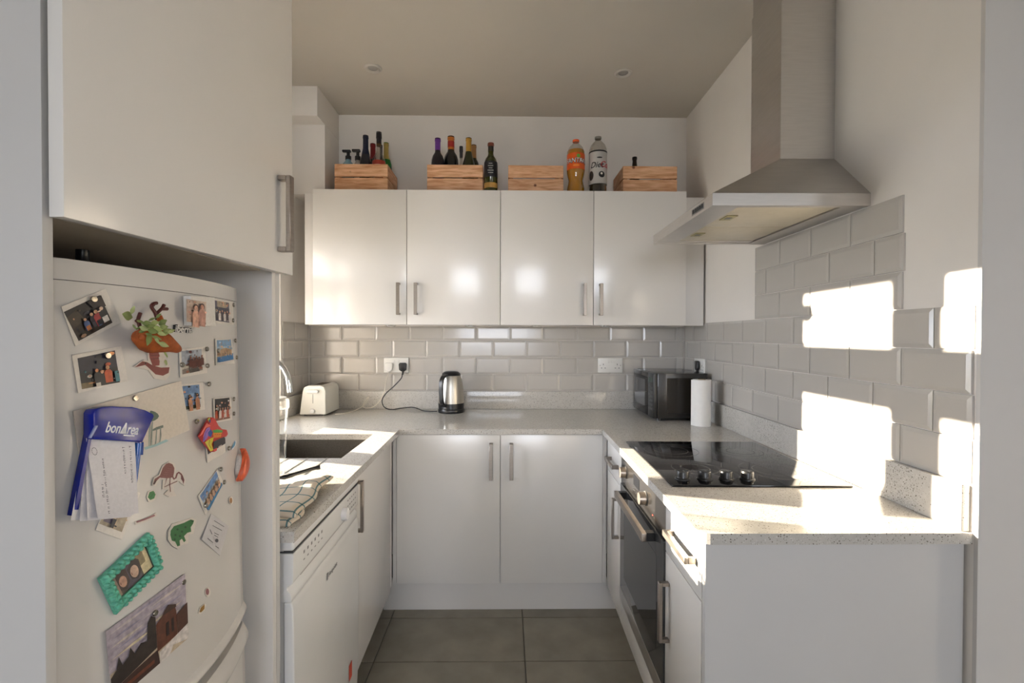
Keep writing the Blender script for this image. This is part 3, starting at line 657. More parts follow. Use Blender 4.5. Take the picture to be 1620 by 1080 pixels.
# stickers
flat('bird_sticker', 'red ibis sticker with spread wing below the deer head', 'sticker', Za((437, 607), (495, 570), (518, 575), (512, 505), (590, 500), (612, 560), (638, 610), (635, 650), (612, 680), (550, 670), (520, 625)), 'CFC6BC',
     [('7E3B34', Za((450, 610), (490, 578), (515, 583), (545, 600), (590, 612), (635, 610), (630, 640), (600, 655), (560, 648), (525, 615), (505, 598))), ('8A443C', Za((523, 512), (572, 508), (576, 530), (582, 550), (576, 560), (582, 578), (580, 600), (545, 605), (528, 560))),
      ('5A2824', stroke(Za((530, 530), (574, 526)), .8)), ('5A2824', stroke(Za((532, 548), (578, 545)), .8)), ('5A2824', stroke(Za((535, 566), (578, 562)), .8)), ('1A1614', Za(*circ(505, 588, 4)))])
flat('flamingo_sticker', 'dusty pink flamingo sticker bending its neck', 'sticker', Zc((0, 960), (20, 860), (80, 830), (120, 720), (200, 670), (270, 700), (285, 790), (310, 780), (350, 790), (400, 900), (385, 960), (340, 930), (320, 905), (250, 960), (260, 1030), (290, 1080), (200, 1095), (140, 1060), (190, 1010), (120, 1000), (130, 890), (90, 890), (40, 965)), 'CCC4BC',
     [('7C4A48', Zc((15, 945), (35, 880), (95, 840), (130, 750), (170, 700), (205, 690), (245, 705), (268, 750), (265, 800), (255, 850), (225, 870), (170, 870), (95, 865), (60, 900), (30, 945))),
      ('7C4A48', stroke(Zc((245, 850), (262, 882), (285, 865), (298, 820), (320, 802), (345, 822), (362, 850)), 2.6)), ('6A3A3A', Zc((345, 835), (368, 845), (385, 890), (375, 942), (362, 905), (345, 880))),
      ('6A3A3A', stroke(Zc((215, 868), (212, 960), (220, 1032)), 1.2)), ('6A3A3A', stroke(Zc((178, 868), (145, 975), (300, 905)), 1.2)), ('4A2826', Zc((15, 945), (35, 900), (60, 890), (30, 945)))] +
     [('8E605E', stroke(Zc((110 + 18 * i, 850 - 24 * i), (240, 860 - 24 * i)), .5)) for i in range(6)])
flat('frog_sticker', 'green frog sticker left of the small white card', 'sticker', Zb((528, 395), (545, 365), (595, 350), (632, 336), (656, 348), (648, 375), (640, 408), (618, 415), (617, 452), (590, 460), (570, 478), (545, 464), (526, 435)), 'CDC6BD',
     [('2F6A3A', Zb((540, 395), (555, 375), (600, 360), (630, 345), (645, 350), (640, 365), (630, 380), (632, 400), (615, 405), (600, 420), (608, 440), (600, 448), (590, 432), (580, 440), (582, 462), (570, 466), (560, 445), (545, 440), (538, 415)))] +
     [('1C4424', Zb(*circ(x, y, 5, 5, 8))) for x, y in ((570, 390), (590, 400), (560, 415), (605, 380), (580, 420), (556, 435))] + [('16301C', Zb(*circ(634, 352, 3, 3, 8)))])
flat('leaf_sticker', 'round green leaf sticker under the flamingo', 'sticker', Zb((430, 245), (437, 220), (458, 212), (474, 225), (474, 250), (456, 266), (438, 266)), 'CDC6BD', [('2E7A40', Zb((437, 245), (445, 222), (462, 216), (472, 232), (466, 250), (448, 258))), ('1E5A2C', stroke(Zb((442, 252), (468, 222)), .6))])
flat('worm_sticker', 'thin pink worm sticker above the turquoise frame', 'sticker', stroke(Zb((378, 362), (420, 352), (474, 322)), 5), 'C9C0B8', [('8C5A5C', stroke(Zb((386, 357), (420, 346), (468, 326)), 2.6))])
flat('petal_sticker', 'tiny pink petal sticker right of the postcard', 'sticker', Zb(*circ(705, 672, 13, 22, 12)), 'CDC6BD', [('8E5C60', Zb(*circ(705, 670, 8, 15, 10)))])
flat('seed_sticker', 'tiny yellow leaf sticker right of the postcard', 'sticker', Zb((662, 768), (668, 742), (690, 722), (698, 728), (692, 752), (672, 770)), 'CDC6BD', [('9A7430', Zb((669, 762), (676, 742), (692, 726), (692, 746), (678, 762)))])
flat('ochre_sticker', 'tiny ochre leaf sticker near the beach photo', 'sticker', Zb(*circ(810, 260, 10, 18, 12)), 'CDC6BD', [('A87430', Zb(*circ(811, 260, 6, 13, 10)))])
flat('feather_sticker', 'tiny blue feather sticker by the sushi magnet', 'sticker', Zc((940, 535), (958, 470), (985, 425), (1000, 432), (992, 480), (960, 528)), 'C9D0D4', [('3C86AC', Zc((952, 515), (968, 465), (988, 432), (995, 440), (985, 485), (962, 515)))])
flat('business_card', 'small tilted white card with faint print right of the frog', 'card', Zb((720, 320), (800, 375), (760, 508), (678, 435)), 'C6C4C6',
     [('5A5A60', stroke(Zb(a, b), 1.0)) for a, b in (((735, 350), (780, 378)), ((728, 372), (770, 395)), ((735, 405), (755, 415)), ((735, 415), (752, 426)), ((705, 430), (730, 450)), ((740, 465), (755, 475)), ((715, 390), (724, 412)))] + [('44444A', Zb(*circ(745, 440, 8, 9, 8)))])
# postcard
pc = Zb((247, 850), (605, 588), (615, 878), (275, 1173))
flat('postcard', 'large painted postcard of a brown church under cloudy sky', 'postcard', pc, 'CFC6C0', [(c, inq(pc, p)) for c, p in [
    ('A39AA4', rect(0, 0, 1, .62))] + [(c_, [(u, v), (u + l * .5, v - .018), (u + l, v + .004), (u + l * .6, v + .022)]) for c_, u, v, l in (('B9AFAE', .02, .08, .5), ('8F8A9C', .3, .05, .5), ('BDB3AC', .55, .12, .43), ('8A8699', .05, .17, .4), ('B5ABAE', .4, .2, .5), ('938DA0', .6, .26, .38), ('BFB5A8', .02, .27, .45), ('8C88A0', .1, .34, .5), ('C4B9A0', .45, .36, .5), ('C9BE9E', .02, .43, .6), ('B8B0AC', .5, .46, .48), ('9A94A2', .2, .5, .5))] + [
    ('B8A890', rect(0, .6, 1, 1)), ('2E2622', [(0, .66), (.08, .6), (.12, .45), (.16, .6), (.24, .55), (.27, .45), (.32, .58), (.4, .5), (.48, .55), (.5, .3), (.55, .24), (.6, .3), (.6, .75), (.3, .8), (0, .84)]),
    ('5A3426', [(.6, .82), (.6, .42), (.68, .36), (.72, .3), (.84, .32), (.86, .45), (.86, .8)]), ('3A2822', [(.68, .36), (.76, .26), (.86, .34), (.86, .38)]), ('4A2E24', [(.86, .8), (.86, .5), (1, .44), (1, .76)]), ('2A1E1C', rect(.72, .5, .76, .7)), ('2A1E1C', rect(.79, .5, .82, .7)),
    ('3A2620', [(0, .84), (.3, .8), (.6, .78), (.62, 1), (0, 1)]), ('CDC6C0', [(.62, .84), (1, .76), (1, 1), (.8, .9), (.75, 1), (.62, 1)]), ('6A3A28', rect(.1, .88, .55, .93))]], .0008)
# turquoise frame
fo_, fi_ = Zb((432, 403), (490, 552), (283, 772), (208, 612)), Zb((418, 458), (458, 556), (307, 695), (264, 612))
ff = FF(*mean(fo_), .0006); O = [Vector((*ff.L(p), 0)) for p in fo_]; I = [Vector((*ff.L(p), 0)) for p in fi_]
pf = thing('picture_frame', 'ornate turquoise picture frame with a photo of two faces', 'picture frame', ff.o)
TURQ = mat('turquoise_resin', lin('62B096'), .5, var=.25, scale=220, bump=.5)
m = MB(ff.M)
for i in range(4):
    a, b, c, d_ = O[i], O[(i + 1) % 4], I[(i + 1) % 4], I[i]
    zz = Vector((0, 0, .009)); z2 = Vector((0, 0, .005))
    m.add([a, b, c, d_, a + z2, b + z2, c + z2, d_ + z2, (a + d_) / 2 + zz, (b + c) / 2 + zz], [(0, 1, 5, 4), (3, 7, 6, 2), (0, 3, 2, 1), (4, 5, 9, 8), (8, 9, 6, 7), (1, 2, 6, 9, 5), (0, 4, 8, 7, 3)])
rim = m.obj('rim', TURQ, pf)
for i in range(4):
    a, b = (O[i] * .55 + I[i] * .45), (O[(i + 1) % 4] * .55 + I[(i + 1) % 4] * .45); n = max(5, int((b - a).length / .0072))
    m = MB(ff.M)
    for k in range(n):
        for s_ in (-1, 1):
            c = a.lerp(b, (k + .5) / n) + (O[i] - I[i]).normalized() * .004 * s_
            m.lathe([(.0033, .004), (.0034, .007), (.0024, .0098), (.001, .0106)], c, 8)
    o = m.obj('scrollwork', TURQ, rim, smooth=60); o['kind'] = 'stuff'
ip = [inq(fi_, q) for q in ()]
pic = [('5A5048', FULL), ('B8A48C', rect(0, 0, 1, .35)), ('3C3A44', [(0, .5), (.5, .1), (1, .3), (1, .6), (.5, .9)])]
q4 = [fi_[0], fi_[1], fi_[2], fi_[3]]
flat('picture', None, None, fi_, '4A443E', [(c, inq(q4, p)) for c, p in [('CDBB94', rect(.0, 0, 1, .25)), ('8A7C5C', rect(.0, .1, .6, .3)), ('4C4652', rect(0, .3, 1, .75)), ('33282A', [(.05, .36), (.3, .24), (.75, .26), (.95, .4), (.8, .55), (.3, .58)]), ('BFA08C', circ(.58, .43, .26, .105, 14)), ('3A2A28', [(.05, .72), (.2, .6), (.75, .6), (.95, .74), (.8, .95), (.3, .95)]), ('BC937E', circ(.56, .765, .25, .1, 14)), ('6A4238', [(.5, .82), (.64, .83), (.6, .845), (.52, .84)]), ('6A4238', [(.52, .5), (.66, .505), (.62, .52), (.54, .52)]), ('8A7A6C', rect(0, .9, 1, 1))]], .003, parent=rim)
# notepad in a blue plastic holder
nf = FF(*Ze((560, 700))[0], .0065); nb = thing('notepad_holder', 'blue plastic notepad holder with a handwritten white pad', 'notepad', nf.o)
BLUE = mat('blue_plastic', lin('0A1E86'), .22, var=.12, scale=60)
bk = [nf.L(p) for p in Ze((365, 245), (1050, 300), (960, 600)) + Zf((905, 540), (120, 560))]
MB(nf.M).prism(bk, 0, .003).obj('backboard', BLUE, nb)
MB(nf.M).prism([nf.L(p) for p in Ze((362, 250), (395, 250)) + Zf((168, 562), (118, 562))], .003, .010).obj('side_wall', BLUE, nb)
cl = [nf.L(p, .012) for p in Ze((375, 250), (400, 205), (480, 178), (600, 165), (720, 172), (850, 176), (1000, 212), (1090, 258), (1104, 285), (960, 595), (385, 560), (372, 520))]
cp = MB(nf.M).prism(cl, .0031, .020).obj('clip', BLUE, nb, bevel=.002)
WHITEINK = mat('white_print', (.75, .75, .78), .5)
a0, a1 = Vector(nf.L(Ze((590, 420))[0], .020)), Vector(nf.L(Ze((965, 455))[0], .020))
ang = math.atan2(a1.y - a0.y, a1.x - a0.x); mid = (a0 + a1) / 2; ln = (a1 - a0).length
Tt = nf.M @ Matrix.Translation((mid.x, mid.y, .0203)) @ Matrix.Rotation(ang, 4, 'Z')
t_ = text('bon\u0394rea', .019, Tt, 'lettering', WHITEINK, cp, .0002, .12, offset=.00025); 
def fit_w(o, T, width):
    Ti = T.inverted(); xs = [(Ti @ v.co).x for v in o.data.vertices]; k = width / (max(xs) - min(xs)); c0 = (max(xs) + min(xs)) / 2
    for v in o.data.vertices:
        q = Ti @ v.co; v.co = T @ Vector(((q.x - c0) * k, q.y, q.z))
fit_w(t_, Tt, ln * 1.02)
b0, b1 = Vector(nf.L(Ze((790, 513))[0], .020)), Vector(nf.L(Ze((920, 522))[0], .020))
MB(nf.M).add([(*(b0 + Vector((0, .001))), .0202), (*(b1 + Vector((0, .001))), .0202), (*(b1 - Vector((0, .0006))), .0202), (*(b0 - Vector((0, .0006))), .0202)], [(0, 1, 2, 3)]).obj('small_print', WHITEINK, cp)
MB(nf.M).prism([nf.L(p, .02) for p in Ze((450, 398), (480, 398), (400, 545), (372, 545))], .0195, .0215).obj('clip_tab', mat('pale_blue', lin('7C86B4'), .3), cp)
def pad_sheet(top, bot, l0, l1, nm='sheet', strokes=(), parent=nb):
    m = MB(nf.M); n = 10; rows = []
    for j in range(n + 1):
        t = j / n; lift = l0 + (l1 - l0) * t * t
        for k in range(2): 
            p = (top[k][0] + (bot[k][0] - top[k][0]) * t, top[k][1] + (bot[k][1] - top[k][1]) * t)
            q = nf.L(p, lift); rows.append((q[0], q[1], lift))
    m.add(rows, [(2 * j, 2 * j + 1, 2 * j + 3, 2 * j + 2) for j in range(n)], col='D2CFD2')
    for s_ in strokes:
        vs = []
        for u, t in s_:
            lift = l0 + (l1 - l0) * t * t + .0004; a = [top[k][0] + (bot[k][0] - top[k][0]) * t for k in (0, 1)]; b = [top[k][1] + (bot[k][1] - top[k][1]) * t for k in (0, 1)]
            q = nf.L((a[0] + (a[1] - a[0]) * u, b[0] + (b[1] - b[0]) * u), lift); vs.append((q[0], q[1], lift))
        m.add(vs, [list(range(len(vs)))], col='4A4A58')
    return m.obj(nm, PRINT, parent)
tl, trt = Ze((345, 545))[0], Ze((925, 595))[0]
pad_sheet((tl, trt), (Zf((165, 620))[0], Zf((860, 575))[0]), .0035, .012)
pad_sheet((tl, trt), (Zf((270, 632))[0], Zf((880, 580))[0]), .005, .016)
pad_sheet((tl, trt), (Zf((358, 592))[0], Zf((905, 560))[0]), .006, .020)
sc_ = []
for u, t0, t1 in ((.9, .06, .56), (.76, .08, .44), (.3, .25, .95), (.22, .58, .75)):
    t = t0
    while t < t1:
        w_ = random.uniform(.008, .02); du = random.uniform(.012, .03)
        sc_.append([(u - du, t), (u + du, t + .003), (u + du, t + .008), (u - du, t + .006)])
        if random.random() < .6: sc_.append([(u - du, t), (u - du + .015, t), (u - du + .015, t + w_), (u - du, t + w_)])
        t += w_ + random.choice((.006, .006, .02))
for k in range(10):
    a = k * .63; sc_.append([(.14 + .06 * math.cos(a), .16 + .05 * math.sin(a)), (.14 + .06 * math.cos(a + .5), .16 + .05 * math.sin(a + .5)), (.14 + .05 * math.cos(a + .5), .16 + .042 * math.sin(a + .5)), (.14 + .05 * math.cos(a), .16 + .042 * math.sin(a))])
pad_sheet((tl, trt), (Zf((482, 597))[0], Zf((970, 537))[0]), .008, .026, strokes=sc_)
pf_ = FF(*Ze((950, 850))[0], .003); a = Vector((*pf_.L(Ze((965, 600))[0], .008), .008)); b = Vector((*pf_.L(Zf((915, 180))[0], .008), .008)); c = Vector((*pf_.L(Zf((915, 300))[0], .008), .007))
pn = thing('pen', 'light blue ballpoint pen tucked beside the notepad', 'pen', pf_.o)
bb = MB(pf_.M).tube([a, a.lerp(b, .3), a.lerp(b, .31), b], [.0048, .0048, .0043, .0035], 12).obj('barrel', mat('bright_blue_plastic', lin('0B5AB0'), .2, coat=.4), pn, smooth=True)
MB(pf_.M).tube([b, c], [.0026, .0008], 10).obj('tip', mat('brass_tip', (.5, .42, .28), .35, .8), pn, smooth=True)
MB(pf_.M).tube([a + Vector((.004, 0, .003)), a.lerp(b, .32) + Vector((.004, 0, .004))], .0013, 8).obj('pocket_clip', mat('dark_blue_plastic', lin('0A3A84'), .2), pn, smooth=True)
# gecko magnet
flat('gecko_magnet', 'colourful gecko magnet in red, yellow, purple and green', 'magnet', Zc((545, 375), (640, 200), (665, 150), (690, 165), (715, 210), (735, 250), (775, 290), (835, 300), (850, 350), (830, 380), (760, 400), (720, 440), (715, 545), (690, 560), (620, 480)), 'C8403C',
     [('9A6AB8', Zc((605, 440), (620, 340), (650, 280), (690, 265), (690, 330), (660, 390), (620, 440))), ('5A3A8C', stroke(Zc((615, 420), (640, 330), (672, 290)), .8)), ('E86A5C', Zc((560, 380), (650, 215), (700, 250), (640, 275), (600, 350))), ('2E4E9A', Zc((665, 330), (700, 290), (720, 330), (700, 385), (670, 370))), ('4FA84A', Zc((715, 305), (775, 292), (838, 305), (830, 340), (735, 335))), ('E0862C', Zc((720, 335), (830, 330), (815, 385), (730, 395))),
      ('D8C83A', Zc((625, 445), (690, 400), (730, 385), (720, 430), (705, 470), (725, 540), (690, 555))), ('7A6A1A', stroke(Zc((680, 420), (672, 470), (700, 520)), .8)), ('C8D84A', Zc((655, 170), (680, 150), (690, 180), (665, 200))), ('33407A', Zc((668, 180), (690, 168), (692, 215), (672, 205)))] + [('B83A2C', Zc(*circ(745 + 22 * i, 352, 6, 6, 8))) for i in range(4)] + [('2E2A2C', Zc((720, 440), (800, 400), (850, 380), (845, 450), (760, 510), (722, 530)))], .008, .004)
# sushi magnet
sf = FF(*Zc((1010, 715))[0], 0); su = thing('sushi_magnet', 'orange salmon sushi magnet on the right edge of the fridge', 'magnet', sf.o)
du = (Vector(sf.L(Zc((1040, 540))[0])) - Vector(sf.L(Zc((1000, 880))[0]))); Lg = du.length; sa = math.atan2(du.y, du.x)
Ms = sf.M @ Matrix.Rotation(sa, 4, 'Z')
def pill(M, lx, ly, z0, z1, nm, mt, sag=0):
    m = MB(M); n = 10; rows = []
    for i in range(n + 1):
        t = -1 + 2 * i / n; e = math.sqrt(max(.12, 1 - abs(t) ** 3)); dz = -sag * t * t
        rows.append([(t * lx, s_ * ly * e, z + dz) for s_, z in ((-1, z0), (-1, z0 + (z1 - z0) * .6), (-.6, z1), (.6, z1), (1, z0 + (z1 - z0) * .6), (1, z0))])
    vs = [v for r in rows for v in r]; m.add(vs, [(i * 6 + k, i * 6 + (k + 1) % 6, i * 6 + 6 + (k + 1) % 6, i * 6 + 6 + k) for i in range(n) for k in range(6)] + [list(range(6))[::-1], list(range(n * 6, n * 6 + 6))])
    return m.obj(nm, mt, su, smooth=50)
pill(Ms, Lg * .36, .011, .0004, .013, 'rice', mat('rice_white', (.75, .74, .72), .6, var=.1, scale=300, bump=.4))
def salmon():
    m_ = mat('salmon_orange', lin('E0623A'), .35, var=.28, scale=26, stretch=(9, 1, 1)); return m_
pill(Ms, Lg * .55, .0135, .0115, .022, 'salmon_slice', salmon(), .009)
# deer head with leaves
df = FF(*Zd((560, 700))[0], .001); de = thing('deer_head_magnet', 'orange toy deer head magnet wreathed in green leaves', 'magnet', df.o)
def dp(x, y, lift): q = df.L(Zd((x, y))[0], lift); return Vector((q[0], q[1], lift))
ORG = mat('orange_felt', lin('A04E18'), .7, var=.2, scale=120, bump=.3)
hd_ = MB(df.M).tube([dp(330, 700, .012), dp(400, 710, .022), dp(520, 735, .028), dp(650, 770, .028), dp(760, 815, .026), dp(850, 860, .024), dp(880, 872, .024)], [.010, .0175, .0195, .0150, .0098, .0062, .0036], 14).obj('head', ORG, de, smooth=60)
MB(df.M).lathe([(.0005, -.004), (.0035, -.002), (.004, 0), (.0035, .002), (.0005, .004)], dp(872, 868, .025), 10).obj('nose', BLACK, hd_, smooth=60)
MB(df.M).lathe([(.0005, -.0025), (.0025, 0), (.0005, .0025)], dp(610, 745, .043), 8).obj('eye', BLACK, hd_, smooth=60)
MB(df.M).tube([dp(400, 690, .03), dp(372, 705, .036), dp(345, 725, .034)], [.002, .0045, .001], 8).obj('ear', ORG, hd_, smooth=60)
MB(df.M).tube([dp(590, 480, .018), dp(625, 450, .024), dp(635, 410, .024)], [.002, .0045, .001], 8).obj('ear', ORG, hd_, smooth=60)
ANT = mat('antler_maroon', lin('4A1A14'), .5, var=.15, scale=90)
for br in (((360, 600), (340, 530), (325, 470), (355, 378)), ((325, 470), (300, 490))): MB(df.M).tube([dp(x, y, .02) for x, y in br], .0024, 8, smooth=3).obj('antler', ANT, hd_, smooth=True)
for br in (((580, 470), (555, 380), (505, 300), (520, 260), (575, 245)), ((560, 400), (610, 350), (650, 310), (672, 268)), ((640, 325), (715, 325)), ((510, 290), (545, 245))): MB(df.M).tube([dp(x, y, .014) for x, y in br], .0024, 8, smooth=3).obj('antler', ANT, hd_, smooth=True)
LEAF = [mat('leaf_green', lin('8C9A5A'), .5, var=.2, scale=60), mat('leaf_pale', lin('A4AE74'), .5, var=.2, scale=60), mat('leaf_dark', lin('6C7C40'), .5, var=.2, scale=60)]
st = MB(df.M).tube([dp(300, 590, .024), dp(420, 560, .036), dp(560, 620, .04), dp(680, 640, .036), dp(760, 600, .03)], .0012, 6, smooth=4).obj('garland_stem', LEAF[2], de, smooth=True)
for i, (x0, y0, x1, y1, wd, lf_) in enumerate(((255, 440, 110, 390, .5, .010), (230, 400, 275, 280, .45, .012), (250, 530, 300, 600, .35, .016), (300, 480, 400, 500, .35, .03), (350, 610, 520, 560, .28, .042), (420, 570, 560, 545, .35, .044), (470, 640, 660, 600, .25, .046), (580, 500, 690, 540, .6, .034), (600, 540, 710, 470, .55, .036), (640, 640, 760, 590, .35, .044), (730, 640, 820, 600, .4, .034), (500, 640, 440, 820, .38, .05), (500, 680, 640, 740, .25, .05), (590, 770, 740, 830, .35, .046), (560, 450, 630, 385, .4, .026), (650, 850, 715, 980, .14, .02), (690, 1000, 700, 1080, .5, .012), (460, 480, 560, 440, .25, .036), (360, 500, 440, 540, .4, .038), (340, 560, 460, 610, .5, .046), (440, 600, 600, 640, .4, .048), (520, 560, 650, 610, .45, .046), (560, 620, 700, 680, .35, .046), (380, 530, 500, 500, .5, .042), (600, 580, 730, 560, .45, .042), (660, 600, 790, 640, .4, .04), (330, 640, 430, 600, .4, .044), (480, 520, 610, 500, .45, .04), (540, 680, 610, 800, .3, .05), (420, 650, 520, 690, .4, .05), (620, 660, 740, 650, .35, .044))):
    a, b = dp(x0, y0, lf_), dp(x1, y1, lf_ + .003); u = b - a; n_ = Vector((-u.y, u.x, 0)).normalized() * u.length * min(.34, wd * .62); up_ = Vector((0, 0, .0022))
    vs = [a] ; prof = (.0, .55, .95, 1, .8, .45, 0)
    L_, R_, C_ = [], [], []
    for k in range(1, 6): 
        t = k / 6; L_.append(a.lerp(b, t) + n_ * prof[k]); R_.append(a.lerp(b, t) - n_ * prof[k]); C_.append(a.lerp(b, t) + up_)
    vs = [a] + L_ + C_ + R_ + [b]
    fs = [(0, 1, 6), (0, 6, 11)] + [f_ for k in range(4) for f_ in ((1 + k, 2 + k, 7 + k, 6 + k), (6 + k, 7 + k, 12 + k, 11 + k))] + [(5, 16, 10), (10, 16, 15)]
    MB(df.M).add(vs, fs).obj('leaf', LEAF[i % 3], de, smooth=80)
# badge lettering on the door
bf = FF(*Zd((930, 590))[0], .0006); p0, p1 = Vector(bf.L(Zd((790, 585))[0])), Vector(bf.L(Zd((1030, 605))[0])); an = math.atan2((p1 - p0).y, (p1 - p0).x)
Tt = bf.M @ Matrix.Translation((*((p0 + p1) / 2), .0015)) @ Matrix.Rotation(an, 4, 'Z')
bd = text('iberna', .0155, Tt, 'badge', mat('badge_black', (.02, .02, .02), .4), ud, .0015, .1, offset=.0006); fit_w(bd, Tt, (p1 - p0).length * 1.04)
Tt2 = Tt @ Matrix.Translation((.0009, -.0006, .0018)); b2 = text('iberna', .0155, Tt2, 'badge_face', mat('badge_white', (.7, .68, .64), .4), bd, .0003, .1, offset=.0002); fit_w(b2, Tt2, (p1 - p0).length)
# round magnets
MAG = mat('magnet_steel', (.42, .38, .32), .25, 1, var=.1)
mags = [(Za, 218, 247, 'on the tilted night photo'), (Za, 292, 548, 'on the photo with the orange figure'), (Za, 440, 775, 'at the top of the white card'), (Za, 838, 378, 'at the corner of the box-framed photo'), (Za, 866, 308, 'left of the crowd photo'), (Za, 965, 278, 'upper right of the crowd photo'), (Za, 963, 360, 'lower right of the crowd photo'),
        (Za, 975, 468, 'upper right of the pool photo'), (Za, 982, 558, 'lower right of the pool photo'), (Za, 884, 522, 'left of the pool photo'), (Za, 822, 513, 'upper right of the rocks photo'), (Za, 825, 602, 'lower right of the rocks photo'), (Za, 690, 597, 'left of the rocks photo'), (Za, 834, 700, 'right of the sunglasses photo'), (Za, 967, 780, 'upper right of the black-background photo'), (Za, 967, 858, 'lower right of the black-background photo'), (Za, 876, 832, 'left of the black-background photo'),
        (Za, 768, 900, 'alone between white card and gecko'), (Za, 940, 1043, 'below right of the gecko'), (Zb, 756, 120, 'at the top of the beach photo'), (Zb, 771, 178, 'at the right of the beach photo'), (Zb, 688, 282, 'at the lower left of the beach photo'), (Zb, 587, 627, 'at the top corner of the church postcard'), (Zb, 460, 765, 'on the middle of the church postcard')]
for Zx, x, y, lab in mags:
    g = FF(*Zx((x, y))[0], .0028 if 'box' not in lab else .001)
    tag(MB(g.M).lathe([(.0041, 0), (.0041, .0022), (.0036, .003), (.0012, .0031)], (0, 0, 0), 14).obj('round_magnet', MAG, smooth=True), 'small silver disc magnet ' + lab, 'magnet', 'silver disc magnets on the fridge')

# ------------------------------------------------------------------ dishwasher
dw = thing('dishwasher', 'white dishwasher under the left worktop beside the fridge housing', 'dishwasher', (-.8, 1.38, 0))
DX, DA, DB = -.462, 1.127, 1.657
MB(ML).box(-1.08, DX - .022, DA + .003, DB - .003, .02, .852).obj('body', APPL, dw)
MB(ML).box(DX - .06, DX + .002, DA, DB, .833, .856).obj('lid_edge', APPL, dw, bevel=.008, seg=4)
MB(ML).box(DX - .03, DX + .0005, DA + .002, DB - .002, .829, .8325).obj('seam', DARKSHADE, dw)
cpn = MB(ML).prism([(DX - .04, .828), (DX + .002, .828), (DX + .001, .762), (DX - .002, .757), (DX - .011, .752), (DX - .013, .745), (DX - .006, .738), (DX - .002, .728), (DX - .003, .716), (DX - .04, .716)], DA, DB, 'y').obj('control_panel', APPL, dw, bevel=.003)
MB(ML).box(DX - .0105, DX - .0095, DA + .07, DB - .01, .746, .752).obj('handle_slot', mat('slot_grey', (.30, .29, .27), .5), cpn)
dd = MB(ML).prism([(DX - .021, .715), (DX - .003, .715), (DX + .001, .70), (DX + .003, .5), (DX + .002, .25), (DX - .003, .13), (DX - .021, .13)], DA, DB, 'y').obj('door', APPL, dw, bevel=.004, seg=3)
Tkx = (ML @ Matrix.Rotation(math.pi / 2, 4, 'Y')).to_3x3().to_4x4()
MB().lathe([(.019, 0), (.019, .012), (.016, .016), (.005, .016)], ML @ Vector((DX + .001, 1.49, .787)), 24, T=Tkx).obj('dial', mat('dial_white', (.78, .78, .8), .3), cpn, smooth=True)
INK = mat('grey_print', (.22, .22, .22), .5)
for i in range(6):
    y = 1.185 + i * .024
    for dz, hh in ((.0, .007), (-.016, .003)): MB(ML).box(DX + .0022, DX + .0026, y, y + .008, .803 + dz, .803 + dz + hh).obj('symbol', INK, cpn)
for i in range(5):
    for j in range(3): MB(ML).box(DX + .0022, DX + .0026, 1.535 + i * .02, 1.543 + i * .02, .775 + j * .017, .779 + j * .017).obj('symbol', INK, cpn)
Tt = ML @ Matrix.Translation((DX + .0032, 1.395, .665)) @ Matrix(((0, 0, 1, 0), (1, 0, 0, 0), (0, 1, 0, 0), (0, 0, 0, 1)))
lg = text('Hotpoint', .017, Tt, 'lettering', INK, dd, .0003); fit_w(lg, Tt, .072)
MB(ML).box(DX + .003, DX + .0036, 1.345, 1.354, .657, .676).obj('logo_square', INK, dd)
tag(MB(ML).box(DX + .0035, DX + .0039, 1.545, 1.575, .235, .285).obj('warning_sticker', mat('red_sticker', lin('C8452C'), .5)), 'small orange-red sticker low on the dishwasher door', 'sticker')

# ------------------------------------------------------------------ on the left worktop
jg = thing('glass_jug', 'tall clear ribbed glass jug with white lid beside the sink', 'jug', (-.735, 1.545, WT))
prof = [(.036, .0005), (.038, .004), (.038, .01)] + [(.038 + .010 * (i / 12), .01 + .2 * i / 12) for i in range(13)]
m = MB(); n = 40; vs = []
for r, z in prof:
    for i in range(n): q = r * (1 + (.035 if i % 2 else 0) * (1 if z < .12 else 0)); vs.append((-.735 + q * math.cos(2 * math.pi * i / n), 1.545 + q * math.sin(2 * math.pi * i / n), WT + z))
k = len(prof); m.add(vs, [(j * n + i, j * n + (i + 1) % n, (j + 1) * n + (i + 1) % n, (j + 1) * n + i) for j in range(k - 1) for i in range(n)] + [list(range(n))[::-1]])
m.obj('body', JUGGL, jg, smooth=30)
MB().lathe([(.0485, .2105), (.051, .212), (.051, .238), (.044, .246)], (-.735, 1.545, WT), 32).obj('lid', clear('frosted_plastic', (.93, .92, .88), .22, .4), jg, smooth=True)
